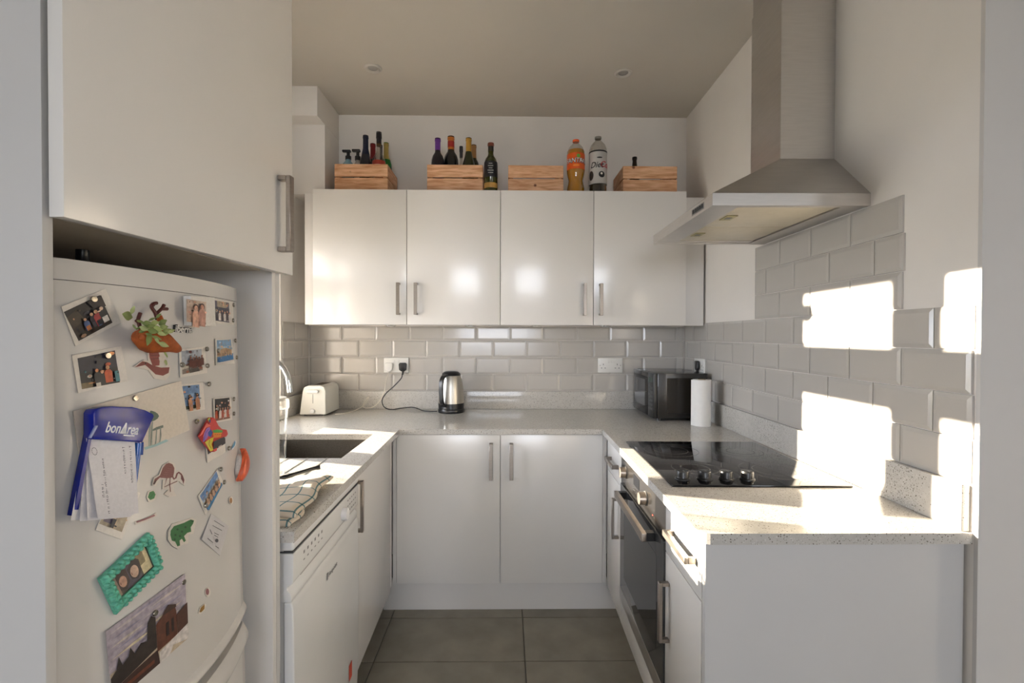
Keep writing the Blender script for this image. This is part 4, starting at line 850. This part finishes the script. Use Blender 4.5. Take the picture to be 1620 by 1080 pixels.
def towel_mat():
    m_ = bpy.data.materials.new('checked_linen'); m_.use_nodes = True; nt = m_.node_tree; b = nt.nodes['Principled BSDF']; b.inputs['Roughness'].default_value = .9
    uv = nt.nodes.new('ShaderNodeUVMap'); sp = nt.nodes.new('ShaderNodeSeparateXYZ'); nt.links.new(uv.outputs[0], sp.inputs[0]); prev = None
    for ax in (0, 1):
        for off, wd in ((0, .09),):
            md = nt.nodes.new('ShaderNodeMath'); md.operation = 'FRACT'; nt.links.new(sp.outputs[ax], md.inputs[0])
            lt = nt.nodes.new('ShaderNodeMath'); lt.operation = 'LESS_THAN'; lt.inputs[1].default_value = wd; nt.links.new(md.outputs[0], lt.inputs[0])
            if prev is None: prev = lt.outputs[0]
            else:
                mx = nt.nodes.new('ShaderNodeMath'); mx.operation = 'ADD'; nt.links.new(prev, mx.inputs[0]); nt.links.new(lt.outputs[0], mx.inputs[1]); prev = mx.outputs[0]
    r = nt.nodes.new('ShaderNodeValToRGB'); e = r.color_ramp.elements; e[0].color = (*lin('D2C6B4'), 1); e[1].color = (*lin('31555A'), 1); e[1].position = 1.0
    el = r.color_ramp.elements.new(.5); el.color = (*lin('5C7C80'), 1)
    dv = nt.nodes.new('ShaderNodeMath'); dv.operation = 'MULTIPLY'; dv.inputs[1].default_value = .5; nt.links.new(prev, dv.inputs[0]); nt.links.new(dv.outputs[0], r.inputs[0])
    nt.links.new(r.outputs[0], b.inputs['Base Color']); return m_
TOWEL = towel_mat()
tw = thing('tea_towel', 'folded cream tea towel with green checks on the left worktop', 'tea towel', (-.58, 1.3, WT))
def cloth(nm, quad, h, thick, amp, ph, nu, nv, rep):
    me = bpy.data.meshes.new(nm); N = 26; vs = []; uvs = []
    for s_ in (1, 0):
        for j in range(N + 1):
            for i in range(N + 1):
                u, v = i / N, j / N
                x = (quad[0][0] * (1 - u) + quad[1][0] * u) * (1 - v) + (quad[3][0] * (1 - u) + quad[2][0] * u) * v
                y = (quad[0][1] * (1 - u) + quad[1][1] * u) * (1 - v) + (quad[3][1] * (1 - u) + quad[2][1] * u) * v
                wv = amp * (math.sin(u * 7 + ph + 2 * v) * .5 + math.sin(v * 9 + 3 * u + ph * 2) * .5 + 1) * (1 if s_ else .0)
                ed = min(u, 1 - u, v, 1 - v); rd = min(1, ed / .08)
                x += .006 * math.sin(v * 11 + ph); y += .006 * math.sin(u * 8 + ph * 1.7)
                vs.append((x, y, WT + h + (thick * (.45 + .55 * rd ** .5) + wv * rd if s_ else 0))); uvs.append((u * nu + .2, v * nv + .3))
    K = (N + 1) ** 2; fs = []
    for j in range(N):
        for i in range(N):
            a = j * (N + 1) + i; fs.append((a, a + 1, a + N + 2, a + N + 1)); fs.append((K + a, K + a + N + 1, K + a + N + 2, K + a + 1))
    for i in range(N):
        for a, b in ((i, i + 1), (N * (N + 1) + i + 1, N * (N + 1) + i), ((i + 1) * (N + 1), i * (N + 1)), (i * (N + 1) + N, (i + 1) * (N + 1) + N)): fs.append((b, a, K + a, K + b))
    me.from_pydata(vs, [], fs); ul = me.uv_layers.new(name='UVMap')
    for l in me.loops: ul.data[l.index].uv = uvs[l.vertex_index]
    me.materials.append(TOWEL); me.shade_smooth(); o = bpy.data.objects.new(nm, me); COL.objects.link(o); adopt(o, tw); return o
cloth('lower_fold', [(-.70, 1.335), (-.52, 1.345), (-.490, 1.125), (-.70, 1.118)], .0008, .011, .002, .5, 4, 5, 1)
cloth('upper_fold', [(-.71, 1.50), (-.522, 1.478), (-.487, 1.150), (-.70, 1.135)], .0145, .009, .0035, 1.2, 5, 6, 1)
ut = thing('cooking_spoon', 'black plastic cooking spoon lying on the tea towel', 'utensil', (-.6, 1.42, WT + .03))
MB().tube([(-.66, 1.375, WT + .042), (-.628, 1.392, WT + .039), (-.60, 1.425, WT + .042), (-.573, 1.465, WT + .044), (-.556, 1.475, WT + .046)], [.004, .0065, .0055, .0055, .007], 12, smooth=4).obj('handle', BLACK, ut, smooth=True)
m = MB(); vs = []; n = 12
for j in range(7):
    for i in range(n):
        a = 2 * math.pi * i / n; r = math.sin(math.pi * (j + .5) / 7) ; t = j / 6
        vs.append((-.735 + .08 * t + 0, 1.36 + .02 * t + .028 * r * math.cos(a), WT + .042 + .007 * r * math.sin(a)))
m.add(vs, [(j * n + i, j * n + (i + 1) % n, (j + 1) * n + (i + 1) % n, (j + 1) * n + i) for j in range(6) for i in range(n)] + [list(range(n))[::-1], list(range(6 * n, 7 * n))]).obj('bowl', BLACK, ut, smooth=True)

# ------------------------------------------------------------------ back worktop
# toaster
to = thing('toaster', 'cream two-slice toaster in the back left corner', 'toaster', (-1.05, 2.79, WT))
x0, x1, y0, y1, zt = -1.124, -.981, 2.684, 2.90, 1.052
pr = [(x0, WT + .008), (x1, WT + .008), (x1 - .002, zt - .03), (x1 - .010, zt - .008), (x1 - .028, zt), (x0 + .045, zt), (x0 + .024, zt - .010), (x0 + .016, zt - .035)]
tb = MB().prism(pr, y0, y1, 'y').obj('shell', CREAMPL, to, bevel=.005, seg=3)
MB().box(x0 + .055, x1 - .035, y0 + .035, y1 - .03, zt - .001, zt + .0006).obj('slot', mat('toaster_slot', (.05, .035, .02), .6), tb)
MB().box(x0 + .072, x0 + .074, y0 - .0012, y0 + .001, .955, 1.005).obj('lever_track', BLACK, tb)
MB().prism([(x0 + .045, 1.012), (x0 + .105, 1.012), (x0 + .11, 1.022), (x0 + .10, 1.03), (x0 + .05, 1.03), (x0 + .04, 1.022)], y0 - .02, y0 - .001, 'y').obj('lever', WHITEPL, tb, bevel=.004)
Ty = Matrix.Rotation(math.pi / 2, 4, 'X')
MB().lathe([(.013, 0), (.013, .008), (.011, .011)], (x0 + .072, y0 + .0, .913), 20, T=Ty).obj('dial', WHITEPL, tb, smooth=True)
for x in (x0 + .015, x1 - .03):
    for y in (y0 + .02, y1 - .03): MB().box(x, x + .012, y, y + .012, WT + .0005, WT + .009).obj('foot', BLACK, to)
wpt = lambda x, y: onZ(480 + x * .18519, 500 + y * .18519, WT + .004)
bpt = lambda x, y, d_: onY(480 + x * .18519, 500 + y * .18519, d_)
CORDW = mat('white_cord', (.66, .62, .54), .5)
MB().tube([bpt(728, 478, 2.925), bpt(705, 560, 2.925), bpt(690, 640, 2.92), bpt(658, 715, 2.915), bpt(600, 772, 2.905), bpt(535, 785, 2.895), bpt(508, 765, 2.90), bpt(535, 712, 2.915), bpt(557, 690, 2.915), bpt(543, 722, 2.90), bpt(505, 768, 2.88), wpt(440, 805), wpt(350, 830), wpt(270, 836)], .0028, 8, smooth=5).obj('cord', CORDW, to, smooth=True)
# kettle
KX, KY = -.312, 2.83
ke = thing('kettle', 'brushed steel and black electric kettle on the back worktop', 'kettle', (KX, KY, WT))
MB().lathe([(.074, .0005), (.076, .004), (.076, .018), (.074, .022)], (KX, KY, WT), 36).obj('power_base', BLACK, ke, smooth=True)
kb = MB().lathe([(.0735, .0225), (.0745, .05), (.074, .055)], (KX, KY, WT), 36).obj('lower_band', BLACK, ke, smooth=True)
MB().lathe([(.0735, .0555), (.0725, .09), (.069, .14), (.063, .185), (.055, .212)], (KX, KY, WT), 40).obj('body', mat('kettle_steel', (.56, .53, .47), .36, 1, var=.05, scale=30, stretch=(1, 1, 14)), ke, smooth=True)
MB().lathe([(.0555, .2125), (.052, .225), (.04, .234), (.02, .238)], (KX, KY, WT), 36).obj('lid', BLACK, ke, smooth=True)
dx, dy = -.42, -.907
hp_ = lambda r, z: Vector((KX + dx * r, KY + dy * r, WT + z))
hm = MB(); sec = []
for r, z in ((.050, .215), (.085, .21), (.105, .185), (.109, .14), (.105, .09), (.095, .06), (.074, .045)): sec.append(hp_(r, z))
sec = spline(sec, 4); px_, py_ = -dy * .0145, dx * .0145
for i, p in enumerate(sec):
    d_ = (sec[min(i + 1, len(sec) - 1)] - sec[max(i - 1, 0)]).normalized(); o_ = Vector((-dy, dx, 0)).cross(d_) * .007; w_ = Vector((px_, py_, 0))
    for q in (w_ * .7 + o_, w_ + o_ * .2, w_ - o_ * .2, w_ * .7 - o_, -w_ * .7 - o_, -w_ - o_ * .2, -w_ + o_ * .2, -w_ * .7 + o_): hm.v.append(p + q)
k = len(sec)
for j in range(k - 1):
    for i in range(8): hm.f.append([j * 8 + i, j * 8 + (i + 1) % 8, j * 8 + 8 + (i + 1) % 8, j * 8 + 8 + i]); hm.mi.append(0); hm.c.append(None)
hm.f += [list(range(8))[::-1], list(range((k - 1) * 8, k * 8))]; hm.mi += [0, 0]; hm.c += [None, None]
hm.obj('handle', BLACK, ke, smooth=50)
MB().prism([(KX + .035, KY - .012), (KX + .062, KY - .004), (KX + .062, KY + .004), (KX + .035, KY + .012)], WT + .196, WT + .216).obj('spout', CHROME, ke)
MB().tube([bpt(843, 490, 2.928), bpt(835, 530, 2.922), bpt(770, 600, 2.918), bpt(700, 665, 2.912), bpt(672, 720, 2.908), bpt(690, 775, 2.905), bpt(750, 798, 2.91), bpt(830, 786, 2.915), bpt(930, 778, 2.91), bpt(985, 792, 2.885), wpt(1020, 806), wpt(1080, 811), Vector((KX - .079, KY - .02, WT + .008))], .0032, 8, smooth=5).obj('cord', BLACK, ke, smooth=True)
# sockets and plugs
def socket(label, cx, cz, M=None, w_=.148, single=False):
    M = M or Matrix.Translation((cx, D - .0082, cz)); s_ = thing('wall_socket', label, 'socket', M.translation, 'white wall sockets')
    MB(M).box(-w_ / 2, w_ / 2, -.009, 0, -.044, .044).obj('plate', WHITEPL, s_, bevel=.003)
    for i in ((-1, 1) if not single else (0,)):
        MB(M).box(i * .012 - .006, i * .012 + .006, -.0125, -.0092, .014, .032).obj('switch', WHITEPL, s_, bevel=.0015)
        c = i * .042
        for hx, hz, hw, hh in ((0, .006, .0035, .009), (-.011, -.016, .008, .0035), (.011, -.016, .008, .0035)):
            MB(M).box(c + hx - hw / 2, c + hx + hw / 2, -.0094, -.0091, hz - hh / 2, hz + hh / 2).obj('pin_hole', DARKSHADE, s_)
    for sx_ in (-1, 1): MB(M).lathe([(.003, 0), (.003, .0006)], (0, 0, 0), 8, T=Matrix.Translation((sx_ * (w_ / 2 - .012), -.0092, 0)) @ Ty).obj('screw', NICKEL, s_)
    return M
socket('white double wall socket with two plugs, left of the kettle', -.656, 1.149)
socket('white double wall socket standing empty, left of the microwave', .636, 1.150)
MSR = TR @ Matrix.Translation((D - 2.69, -.0082, 1.160)); socket('white wall socket above the microwave on the right wall', 0, 0, MSR)
def plug(label, M, mt):
    p_ = thing('plug', label, 'plug', M.translation)
    MB(M).prism([(-.024, .018), (-.018, .026), (.018, .026), (.024, .018), (.022, -.016), (.010, -.026), (-.010, -.026), (-.022, -.016)], -.027, -.0128, 'y').obj('body', mt, p_, bevel=.004, seg=3)
    MB(M).lathe([(.006, 0), (.0045, -.02)], (0, -.018, -.0262), 12).obj('cord_grip', mt, p_, smooth=True)
plug('white plug of the toaster in the left socket', Matrix.Translation((-.698, D - .0082, 1.138)), WHITEPL)
plug('black plug of the kettle in the left socket', Matrix.Translation((-.614, D - .0082, 1.138)), BLACK)
plug('black plug on the right wall above the microwave', MSR @ Matrix.Translation((-.0, 0, .006)), BLACK)
# microwave
mw = thing('microwave', 'black microwave oven in the back right corner', 'microwave', (.92, 2.73, WT))
x0, x1, y0, y1, z0, z1 = .772, 1.055, 2.53, 2.922, .898, 1.134
MB().box(x0 + .022, x1, y0, y1, z0, z1).obj('casing', mat('microwave_black', (.012, .011, .010), .22, var=.1, coat=.3), mw, bevel=.003)
dr = MB().box(x0, x0 + .021, y0 + .10, y1, z0 + .002, z1 - .002).obj('door', BLACKGL, mw, bevel=.002)
MB().box(x0 - .0006, x0, y0 + .155, y1 - .035, z0 + .045, z1 - .045).obj('window', mat('microwave_window', (.07, .07, .072), .12), dr)
cpn = MB().box(x0, x0 + .021, y0, y0 + .099, z0 + .002, z1 - .002).obj('control_panel', BLACK, mw, bevel=.002)
MB().box(x0 - .0006, x0, y0 + .015, y0 + .085, z1 - .05, z1 - .025).obj('display', mat('display_green', (.02, .05, .04), .1), cpn)
for j in range(6):
    for i in range(3): MB().box(x0 - .0012, x0, y0 + .016 + i * .025, y0 + .034 + i * .025, z0 + .04 + j * .022, z0 + .052 + j * .022).obj('button', mat('button_grey', (.10, .10, .10), .4), cpn)
MB().box(x0 + .07, x1 - .03, y0 - .001, y0 + .001, z0 + .03, z1 - .025).obj('side_recess', mat('recess_brown', (.02, .016, .012), .12), mw)
for x in (x0 + .03, x1 - .04):
    for y in (y0 + .03, y1 - .05): MB().lathe([(.012, .0005), (.012, .012)], (x + .01, y, WT), 14).obj('foot', BLACK, mw)
MB().tube([Vector((1.058, 2.62, 1.12)), Vector((1.067, 2.60, 1.10)), Vector((1.066, 2.59, 1.02)), Vector((1.066, 2.60, .95))], .003, 8, smooth=5).obj('cord', BLACK, mw, smooth=True)
# paper roll
RXc, RYc = .976, 2.41
kr = thing('kitchen_roll', 'slim white kitchen roll standing before the microwave', 'kitchen roll', (RXc, RYc, WT))
MB().lathe([(.044, .0005), (.044, .228)], (RXc, RYc, WT), 36).obj('paper', PAPER, kr, smooth=True)
MB().lathe([(.019, 0), (.019, .002)], (RXc, RYc, WT + .2283), 20).obj('core', mat('cardboard', (.36, .27, .18), .8), kr)
m = MB(); 
vs = []
for i in range(7):
    a = math.radians(170 + i * 9); q = .0448 + .006 * max(0, (3 - i) / 3)
    for z in (.001, .227): vs.append((RXc + q * math.cos(a), RYc + q * math.sin(a), WT + z))
m.add(vs, [(2 * i, 2 * i + 2, 2 * i + 3, 2 * i + 1) for i in range(6)]).obj('loose_sheet', PAPER, kr, smooth=True)

# ------------------------------------------------------------------ ceiling spots
for (x, y), lab in (((-.659, 2.445), 'left of the two recessed ceiling spotlights'), ((.589, 2.465), 'right of the two recessed ceiling spotlights')):
    s_ = thing('ceiling_spotlight', 'white round ' + lab, 'light', (x, y, CZ), 'ceiling spotlights')
    MB().lathe([(.044, -.0005), (.044, -.004), (.036, -.008), (.028, -.004), (.026, -.001)], (x, y, CZ), 32).obj('bezel', mat('spot_white', (.62, .59, .54), .4), s_, smooth=True)
    MB().lathe([(.025, -.0008), (.022, -.003), (.005, -.003)], (x, y, CZ), 24).obj('lamp', mat('lamp_glass', (.42, .41, .39), .2), s_, smooth=True)

# ------------------------------------------------------------------ crates and bottles on the wall cupboards
CB = 2.1050
def crate(label, x0, x1, y0=2.69, y1=2.93, top=2.262):
    c = thing('wooden_crate', label, 'crate', ((x0 + x1) / 2, (y0 + y1) / 2, CB), 'pine crates on the wall cupboards')
    t = .009; g = [(CB + .0065, CB + .083), (CB + .089, top)]
    for za, zb in g:
        MB().box(x0, x1, y0, y0 + t, za, zb).obj('slat', PINE, c, bevel=.001, seg=1); MB().box(x0, x1, y1 - t, y1, za, zb).obj('slat', PINE, c, bevel=.001, seg=1)
        MB().box(x0, x0 + t, y0 + t + .0005, y1 - t - .0005, za, zb).obj('slat', PINE, c, bevel=.001, seg=1); MB().box(x1 - t, x1, y0 + t + .0005, y1 - t - .0005, za, zb).obj('slat', PINE, c, bevel=.001, seg=1)
    for x in (x0 + t, x1 - t - .018):
        for y in (y0 + t + .0005, y1 - t - .0185): MB().box(x + .0005, x + .0175, y, y + .018, CB + .0065, top - .003).obj('corner_post', PINE, c)
    n = 4; w_ = (y1 - y0) / n
    for i in range(n): MB().box(x0 + .001, x1 - .001, y0 + i * w_ + .001, y0 + (i + 1) * w_ - .003, CB, CB + .006).obj('base_slat', PINE, c)
    return c
crate('pine crate of bottles at the far left of the cupboards', -.934, -.645)
crate('pine crate of wine bottles second from the left', -.43, -.125)
crate('empty-looking pine crate third from the left, beside the soda', .014, .317)
crate('pine crate with one brown bottle, far right', .645, .944)
G = {}
def bmat(c, rough=.08): 
    k = 'glass_' + c
    return mat(k, lin(c), rough, var=.05, scale=20, coat=.4)
WINE = [(.88, 0), (1, .015), (1, .56), (.97, .62), (.80, .69), (.50, .745), (.41, .79), (.40, .955), (.46, .957), (.46, 1)]
BURG = [(.88, 0), (1, .015), (1, .45), (.92, .55), (.62, .68), (.43, .78), (.40, .955), (.46, .957), (.46, 1)]
SPIR = [(.9, 0), (1, .015), (1, .50), (.95, .57), (.7, .62), (.45, .66), (.36, .72), (.36, .9), (.42, .905), (.42, 1)]
PUMP = [(.9, 0), (1, .02), (1, .6), (.9, .68), (.5, .74), (.42, .78)]
def bottle(name, label, px, top_px, y, r, prof, glass, foil=None, foil_from=.79, labels=(), z0=None, group='bottles on the wall cupboards', cat='bottle', gm=None):
    z0 = CB + .0065 if z0 is None else z0; x = onY(px, 250, y).x; zt = onY(px, top_px, y).z; h = zt - z0
    b = thing(name, label, cat, (x, y, z0), group); cut = [p for p in prof]
    o = MB().lathe([(max(p[0] * r, .001), max(p[1] * h, .0003)) for p in cut], (x, y, z0), 28).obj('glass', gm or bmat(glass), b, smooth=50)
    def rad(t):
        for (ra, ta), (rb, tb_) in zip(prof, prof[1:]):
            if ta <= t <= tb_: return ra + (rb - ra) * ((t - ta) / (tb_ - ta) if tb_ > ta else 0)
        return prof[-1][0]
    def band(nm, t0, t1, c, grow=.0008, par=o, rough=.35):
        ts = sorted({t0, t1, *[p[1] for p in prof if t0 < p[1] < t1]})
        pr_ = [(rad(t) * r + grow, t * h) for t in ts]
        if t1 >= 1: pr_[-1] = (pr_[-1][0] * .93, h + .0008)
        return MB().lathe(pr_, (x, y, z0), 28, caps=t1 >= 1).obj(nm, mat('cover_' + c, lin(c), rough, var=.08, scale=60), par, smooth=50)
    if foil: band('foil', foil_from, 1, foil, par=o)
    for t0, t1, c in labels: band('label', t0, t1, c)
    return b, x, y, z0, h, o, band
def pump(name, label, px, top_px, y, r, glass, cap):
    zt = onY(px, top_px, y).z; z0 = CB + .0065; h = zt - z0; x = onY(px, 250, y).x; b = thing(name, label, 'bottle', (x, y, z0), 'bottles on the wall cupboards')
    o = MB().lathe([(p[0] * r, max(p[1] * h, .0003)) for p in PUMP], (x, y, z0), 24).obj('body', bmat(glass, .25), b, smooth=50)
    MB().lathe([(.016, .78 * h + .0003), (.016, .86 * h), (.009, .87 * h), (.009, .95 * h)], (x, y, z0), 18).obj('collar', mat('pump_' + cap, lin(cap), .3), b, smooth=True)
    MB().box(x - .032, x + .014, y - .011, y + .011, z0 + .951 * h, z0 + h).obj('nozzle', mat('pump_' + cap, lin(cap), .3), b, bevel=.004)
pump('soap_bottle', 'blue pump bottle at the left of the first crate', 551, 237.5, 2.74, .032, '7AA0AC', '15161A')
pump('lotion_bottle', 'white pump bottle with black top in the first crate', 566, 236.5, 2.85, .027, 'C4BCAE', '1A1614')
_, x, y, z0, h, o, band = bottle('champagne_bottle', 'navy sparkling wine bottle with gold emblem in the first crate', 578.5, 215, 2.755, .034, BURG, '10131F', '161B30', .68)
MB().lathe([(.011, 0), (.011, .003)], (x, y - .032, z0 + .155), 16, T=Matrix.Rotation(math.radians(65), 4, 'X')).obj('emblem', mat('gold_foil', (.55, .38, .10), .3, .9), o)
bottle('wine_bottle', 'bottle with dark red capsule behind the clear spirit bottle', 590, 228, 2.88, .034, WINE, '141010', '7A1418', .72)
_, x, y, z0, h, o, band = bottle('spirit_bottle', 'clear spirit bottle with black cap and red label', 599.5, 209.5, 2.75, .036, SPIR, 'B8B0A0', '15131A', .80, gm=CLEARPL)
band('label', .30, .53, 'A83A26', .0012); band('label_panel', .36, .46, 'D8CDB0', .0018); band('neck_ring', .78, .81, '5A4020', .0012)
bottle('wine_bottle', 'green wine bottle with gold capsule in the first crate', 611, 226.5, 2.85, .032, WINE, '1B6A24', 'A8904A', .70, [(.2, .5, 'B0482A')])
bottle('wine_bottle', 'dark wine bottle hidden behind the gold-capsuled green one', 603, 229.5, 2.895, .016, WINE, '14140F', '1E1A16', .72)
bottle('wine_bottle', 'dark wine bottle with purple capsule, left in second crate', 692.5, 219.5, 2.756, .036, WINE, '17101A', '5E2A86', .79, [(.2, .46, '8A6A8C')])
_, x, y, z0, h, o, band = bottle('wine_bottle', 'broad dark wine bottle with red and orange capsule', 713.5, 216.5, 2.80, .043, WINE, '12100F', 'C8742C', .78, [(.12, .44, 'CFC6A8')])
band('capsule_band', .82, .92, 'A8261E', .0018)
bottle('spirit_bottle', 'short clear bottle with dark cap in the second crate', 729.5, 232, 2.875, .024, SPIR, 'A8A496', '1C1418', .80, gm=CLEARPL)
bottle('wine_bottle', 'olive wine bottle with golden capsule in the second crate', 741.5, 219, 2.75, .036, BURG, '2C3010', 'B88A34', .76)
bottle('wine_bottle', 'olive wine bottle at the back right of second crate', 749.5, 230, 2.86, .034, WINE, '30321A', 'A87848', .76)
_, x, y, z0, h, o, band = bottle('wine_bottle', 'olive wine bottle with black label standing beside the second crate', 776.5, 227, 2.70, .0365, WINE, '37390F', '1E1A12', .84, [(.31, .62, '16161C')], z0=CB)
band('capsule_top', .935, 1, '7A3A2A', .0016); band('lower_label', .1, .2, 'B08A48', .001)
LET = mat('label_ink_pale', (.55, .55, .52), .5)
for j in range(5): 
    wj = (.010, .014, .010, .016, .014)[j]; MB().box(x - wj, x + wj, y - .0385, y - .0375, z0 + h * (.56 - .045 * j), z0 + h * (.56 - .045 * j) + .003).obj('print_line', LET, o)
bottle('beer_bottle', 'brown beer bottle in the right-hand crate', 1004, 249, 2.79, .028, [(.9, 0), (1, .02), (1, .55), (.9, .65), (.55, .78), (.42, .9), (.42, .95), (.48, .955), (.48, 1)], '1E120A', '17100C', .93)
# soda bottles
SODA = [(.72, 0), (.95, .015), (.98, .10), (.86, .2), (.80, .25), (.92, .33), (1, .40), (1, .72), (.97, .78), (.80, .85), (.50, .905), (.33, .93), (.33, .955)]
def soda(name, label, px, top_px, r, liquid, level, lab, cap, capc):
    y = 2.70; x = onY(px, 250, y).x; z0 = CB; zt = onY(px, top_px, y).z; h = zt - z0
    b = thing(name, label, 'bottle', (x, y, z0), 'soda bottles on the wall cupboards')
    sh = MB().lathe([(p[0] * r, max(p[1] * h, .0003)) for p in SODA], (x, y, z0), 36).obj('shell', CLEARPL, b, smooth=50)
    pr_ = [p for p in SODA if p[1] < level]; pr_.append((pr_[-1][0] * .96, level))
    MB().lathe([(p[0] * r - .0015, max(p[1] * h, .002)) for p in pr_], (x, y, z0), 36).obj('drink', bmat(liquid, .12), sh, smooth=50)
    lb = MB().lathe([(r + .0008, lab[0] * h), (r + .0008, lab[1] * h)], (x, y, z0), 40, caps=False).obj('label', mat('label_' + lab[2], lin(lab[2]), .35, var=.05), b, smooth=True)
    MB().lathe([(r * .36, .9555 * h), (r * .38, .96 * h), (r * .38, .995 * h), (r * .3, h)], (x, y, z0), 24).obj('cap', mat('cap_' + capc, lin(capc), .35), b, smooth=True)
    return x, y, z0, h, lb
def on_label(body, size, x, y, zc, r, ang, m_, par, sx=1, shear=0, tilt=0, off=0, grow=.0012):
    T = Matrix.Translation((x, y, zc)) @ Matrix.Rotation(ang, 4, 'Z') @ Matrix(((1, 0, 0, 0), (0, 0, -1, 0), (0, 1, 0, 0), (0, 0, 0, 1)))
    return text(body, size, T @ Matrix.Translation((0, 0, grow)), 'lettering', m_, par, .0002, shear, bend=r + .0008, sx=sx, offset=off)
r1 = .0485
x, y, z0, h, lb = soda('orange_soda_bottle', 'orange soda bottle with orange label on the wall cupboard', 911, 221.5, r1, 'C88A1C', .80, (.43, .72, 'DC5A18'), 'C8', 'E05A1E')
NAVY, WHT = mat('label_navy', lin('1A2440'), .4), mat('label_white', lin('DCD8D0'), .4)
for a, bd_ in ((-.35, 'FANTA'), (1.25, 'FANTA')):
    on_label(bd_, .034, x, y, z0 + h * .575, r1, a, NAVY, lb, .95, .1, off=.0022, grow=.0009); on_label(bd_, .034, x, y, z0 + h * .577, r1, a, WHT, lb, .95, .1, off=.0002, grow=.0016)
def disc_on(x, y, r, ang, zc, rad_, m_, par, nm='label_mark', grow=.0015, ry=None):
    ry = ry or rad_; vs = []; n = 12
    for i in range(n + 1):
        t = math.pi * i / n; a = ang - rad_ * math.cos(t) / r; h_ = max(ry * math.sin(t), .0002)
        for z in (-h_, h_): vs.append((x + math.sin(a) * (r + grow), y - math.cos(a) * (r + grow), zc + z))
    return MB().add(vs, [(2 * i, 2 * i + 2, 2 * i + 3, 2 * i + 1) for i in range(n)]).obj(nm, m_, par)
disc_on(x, y, r1, .15, z0 + h * .66, .010, mat('leaf_lime', lin('6FB23C'), .4), lb)
disc_on(x, y, r1, -.1, z0 + h * .49, .018, mat('label_yellow', lin('F08A2C'), .4), lb, ry=.006)
x, y, z0, h, lb = soda('cola_bottle', 'diet cola bottle with silver label on the wall cupboard', 946, 216.7, r1, '17120F', .15, (.16, .72, 'B9B7B4'), 'C8', '8C887C')
BLK, REDL = mat('label_black', lin('1A1A1C'), .4), mat('label_red', lin('B02A30'), .4)
MB().lathe([(r1 + .0014, .70 * h), (r1 + .0014, .725 * h)], (x, y, z0), 40, caps=False).obj('label_band', BLK, lb, smooth=True)
on_label('Diet', .044, x, y, z0 + h * .47, r1, -.36, BLK, lb, .95, .35, off=.0006); on_label('Coke', .046, x, y, z0 + h * .48, r1, .95, REDL, lb, .95, .35, off=.0008)
disc_on(x, y, r1, .25, z0 + h * .31, .017, BLK, lb); disc_on(x, y, r1, .22, z0 + h * .325, .006, WHT, lb, grow=.002); disc_on(x, y, r1, -1.0, z0 + h * .3, .016, BLK, lb, ry=.026)
disc_on(x, y, r1, .0, z0 + h * .595, .015, BLK, lb, ry=.004)
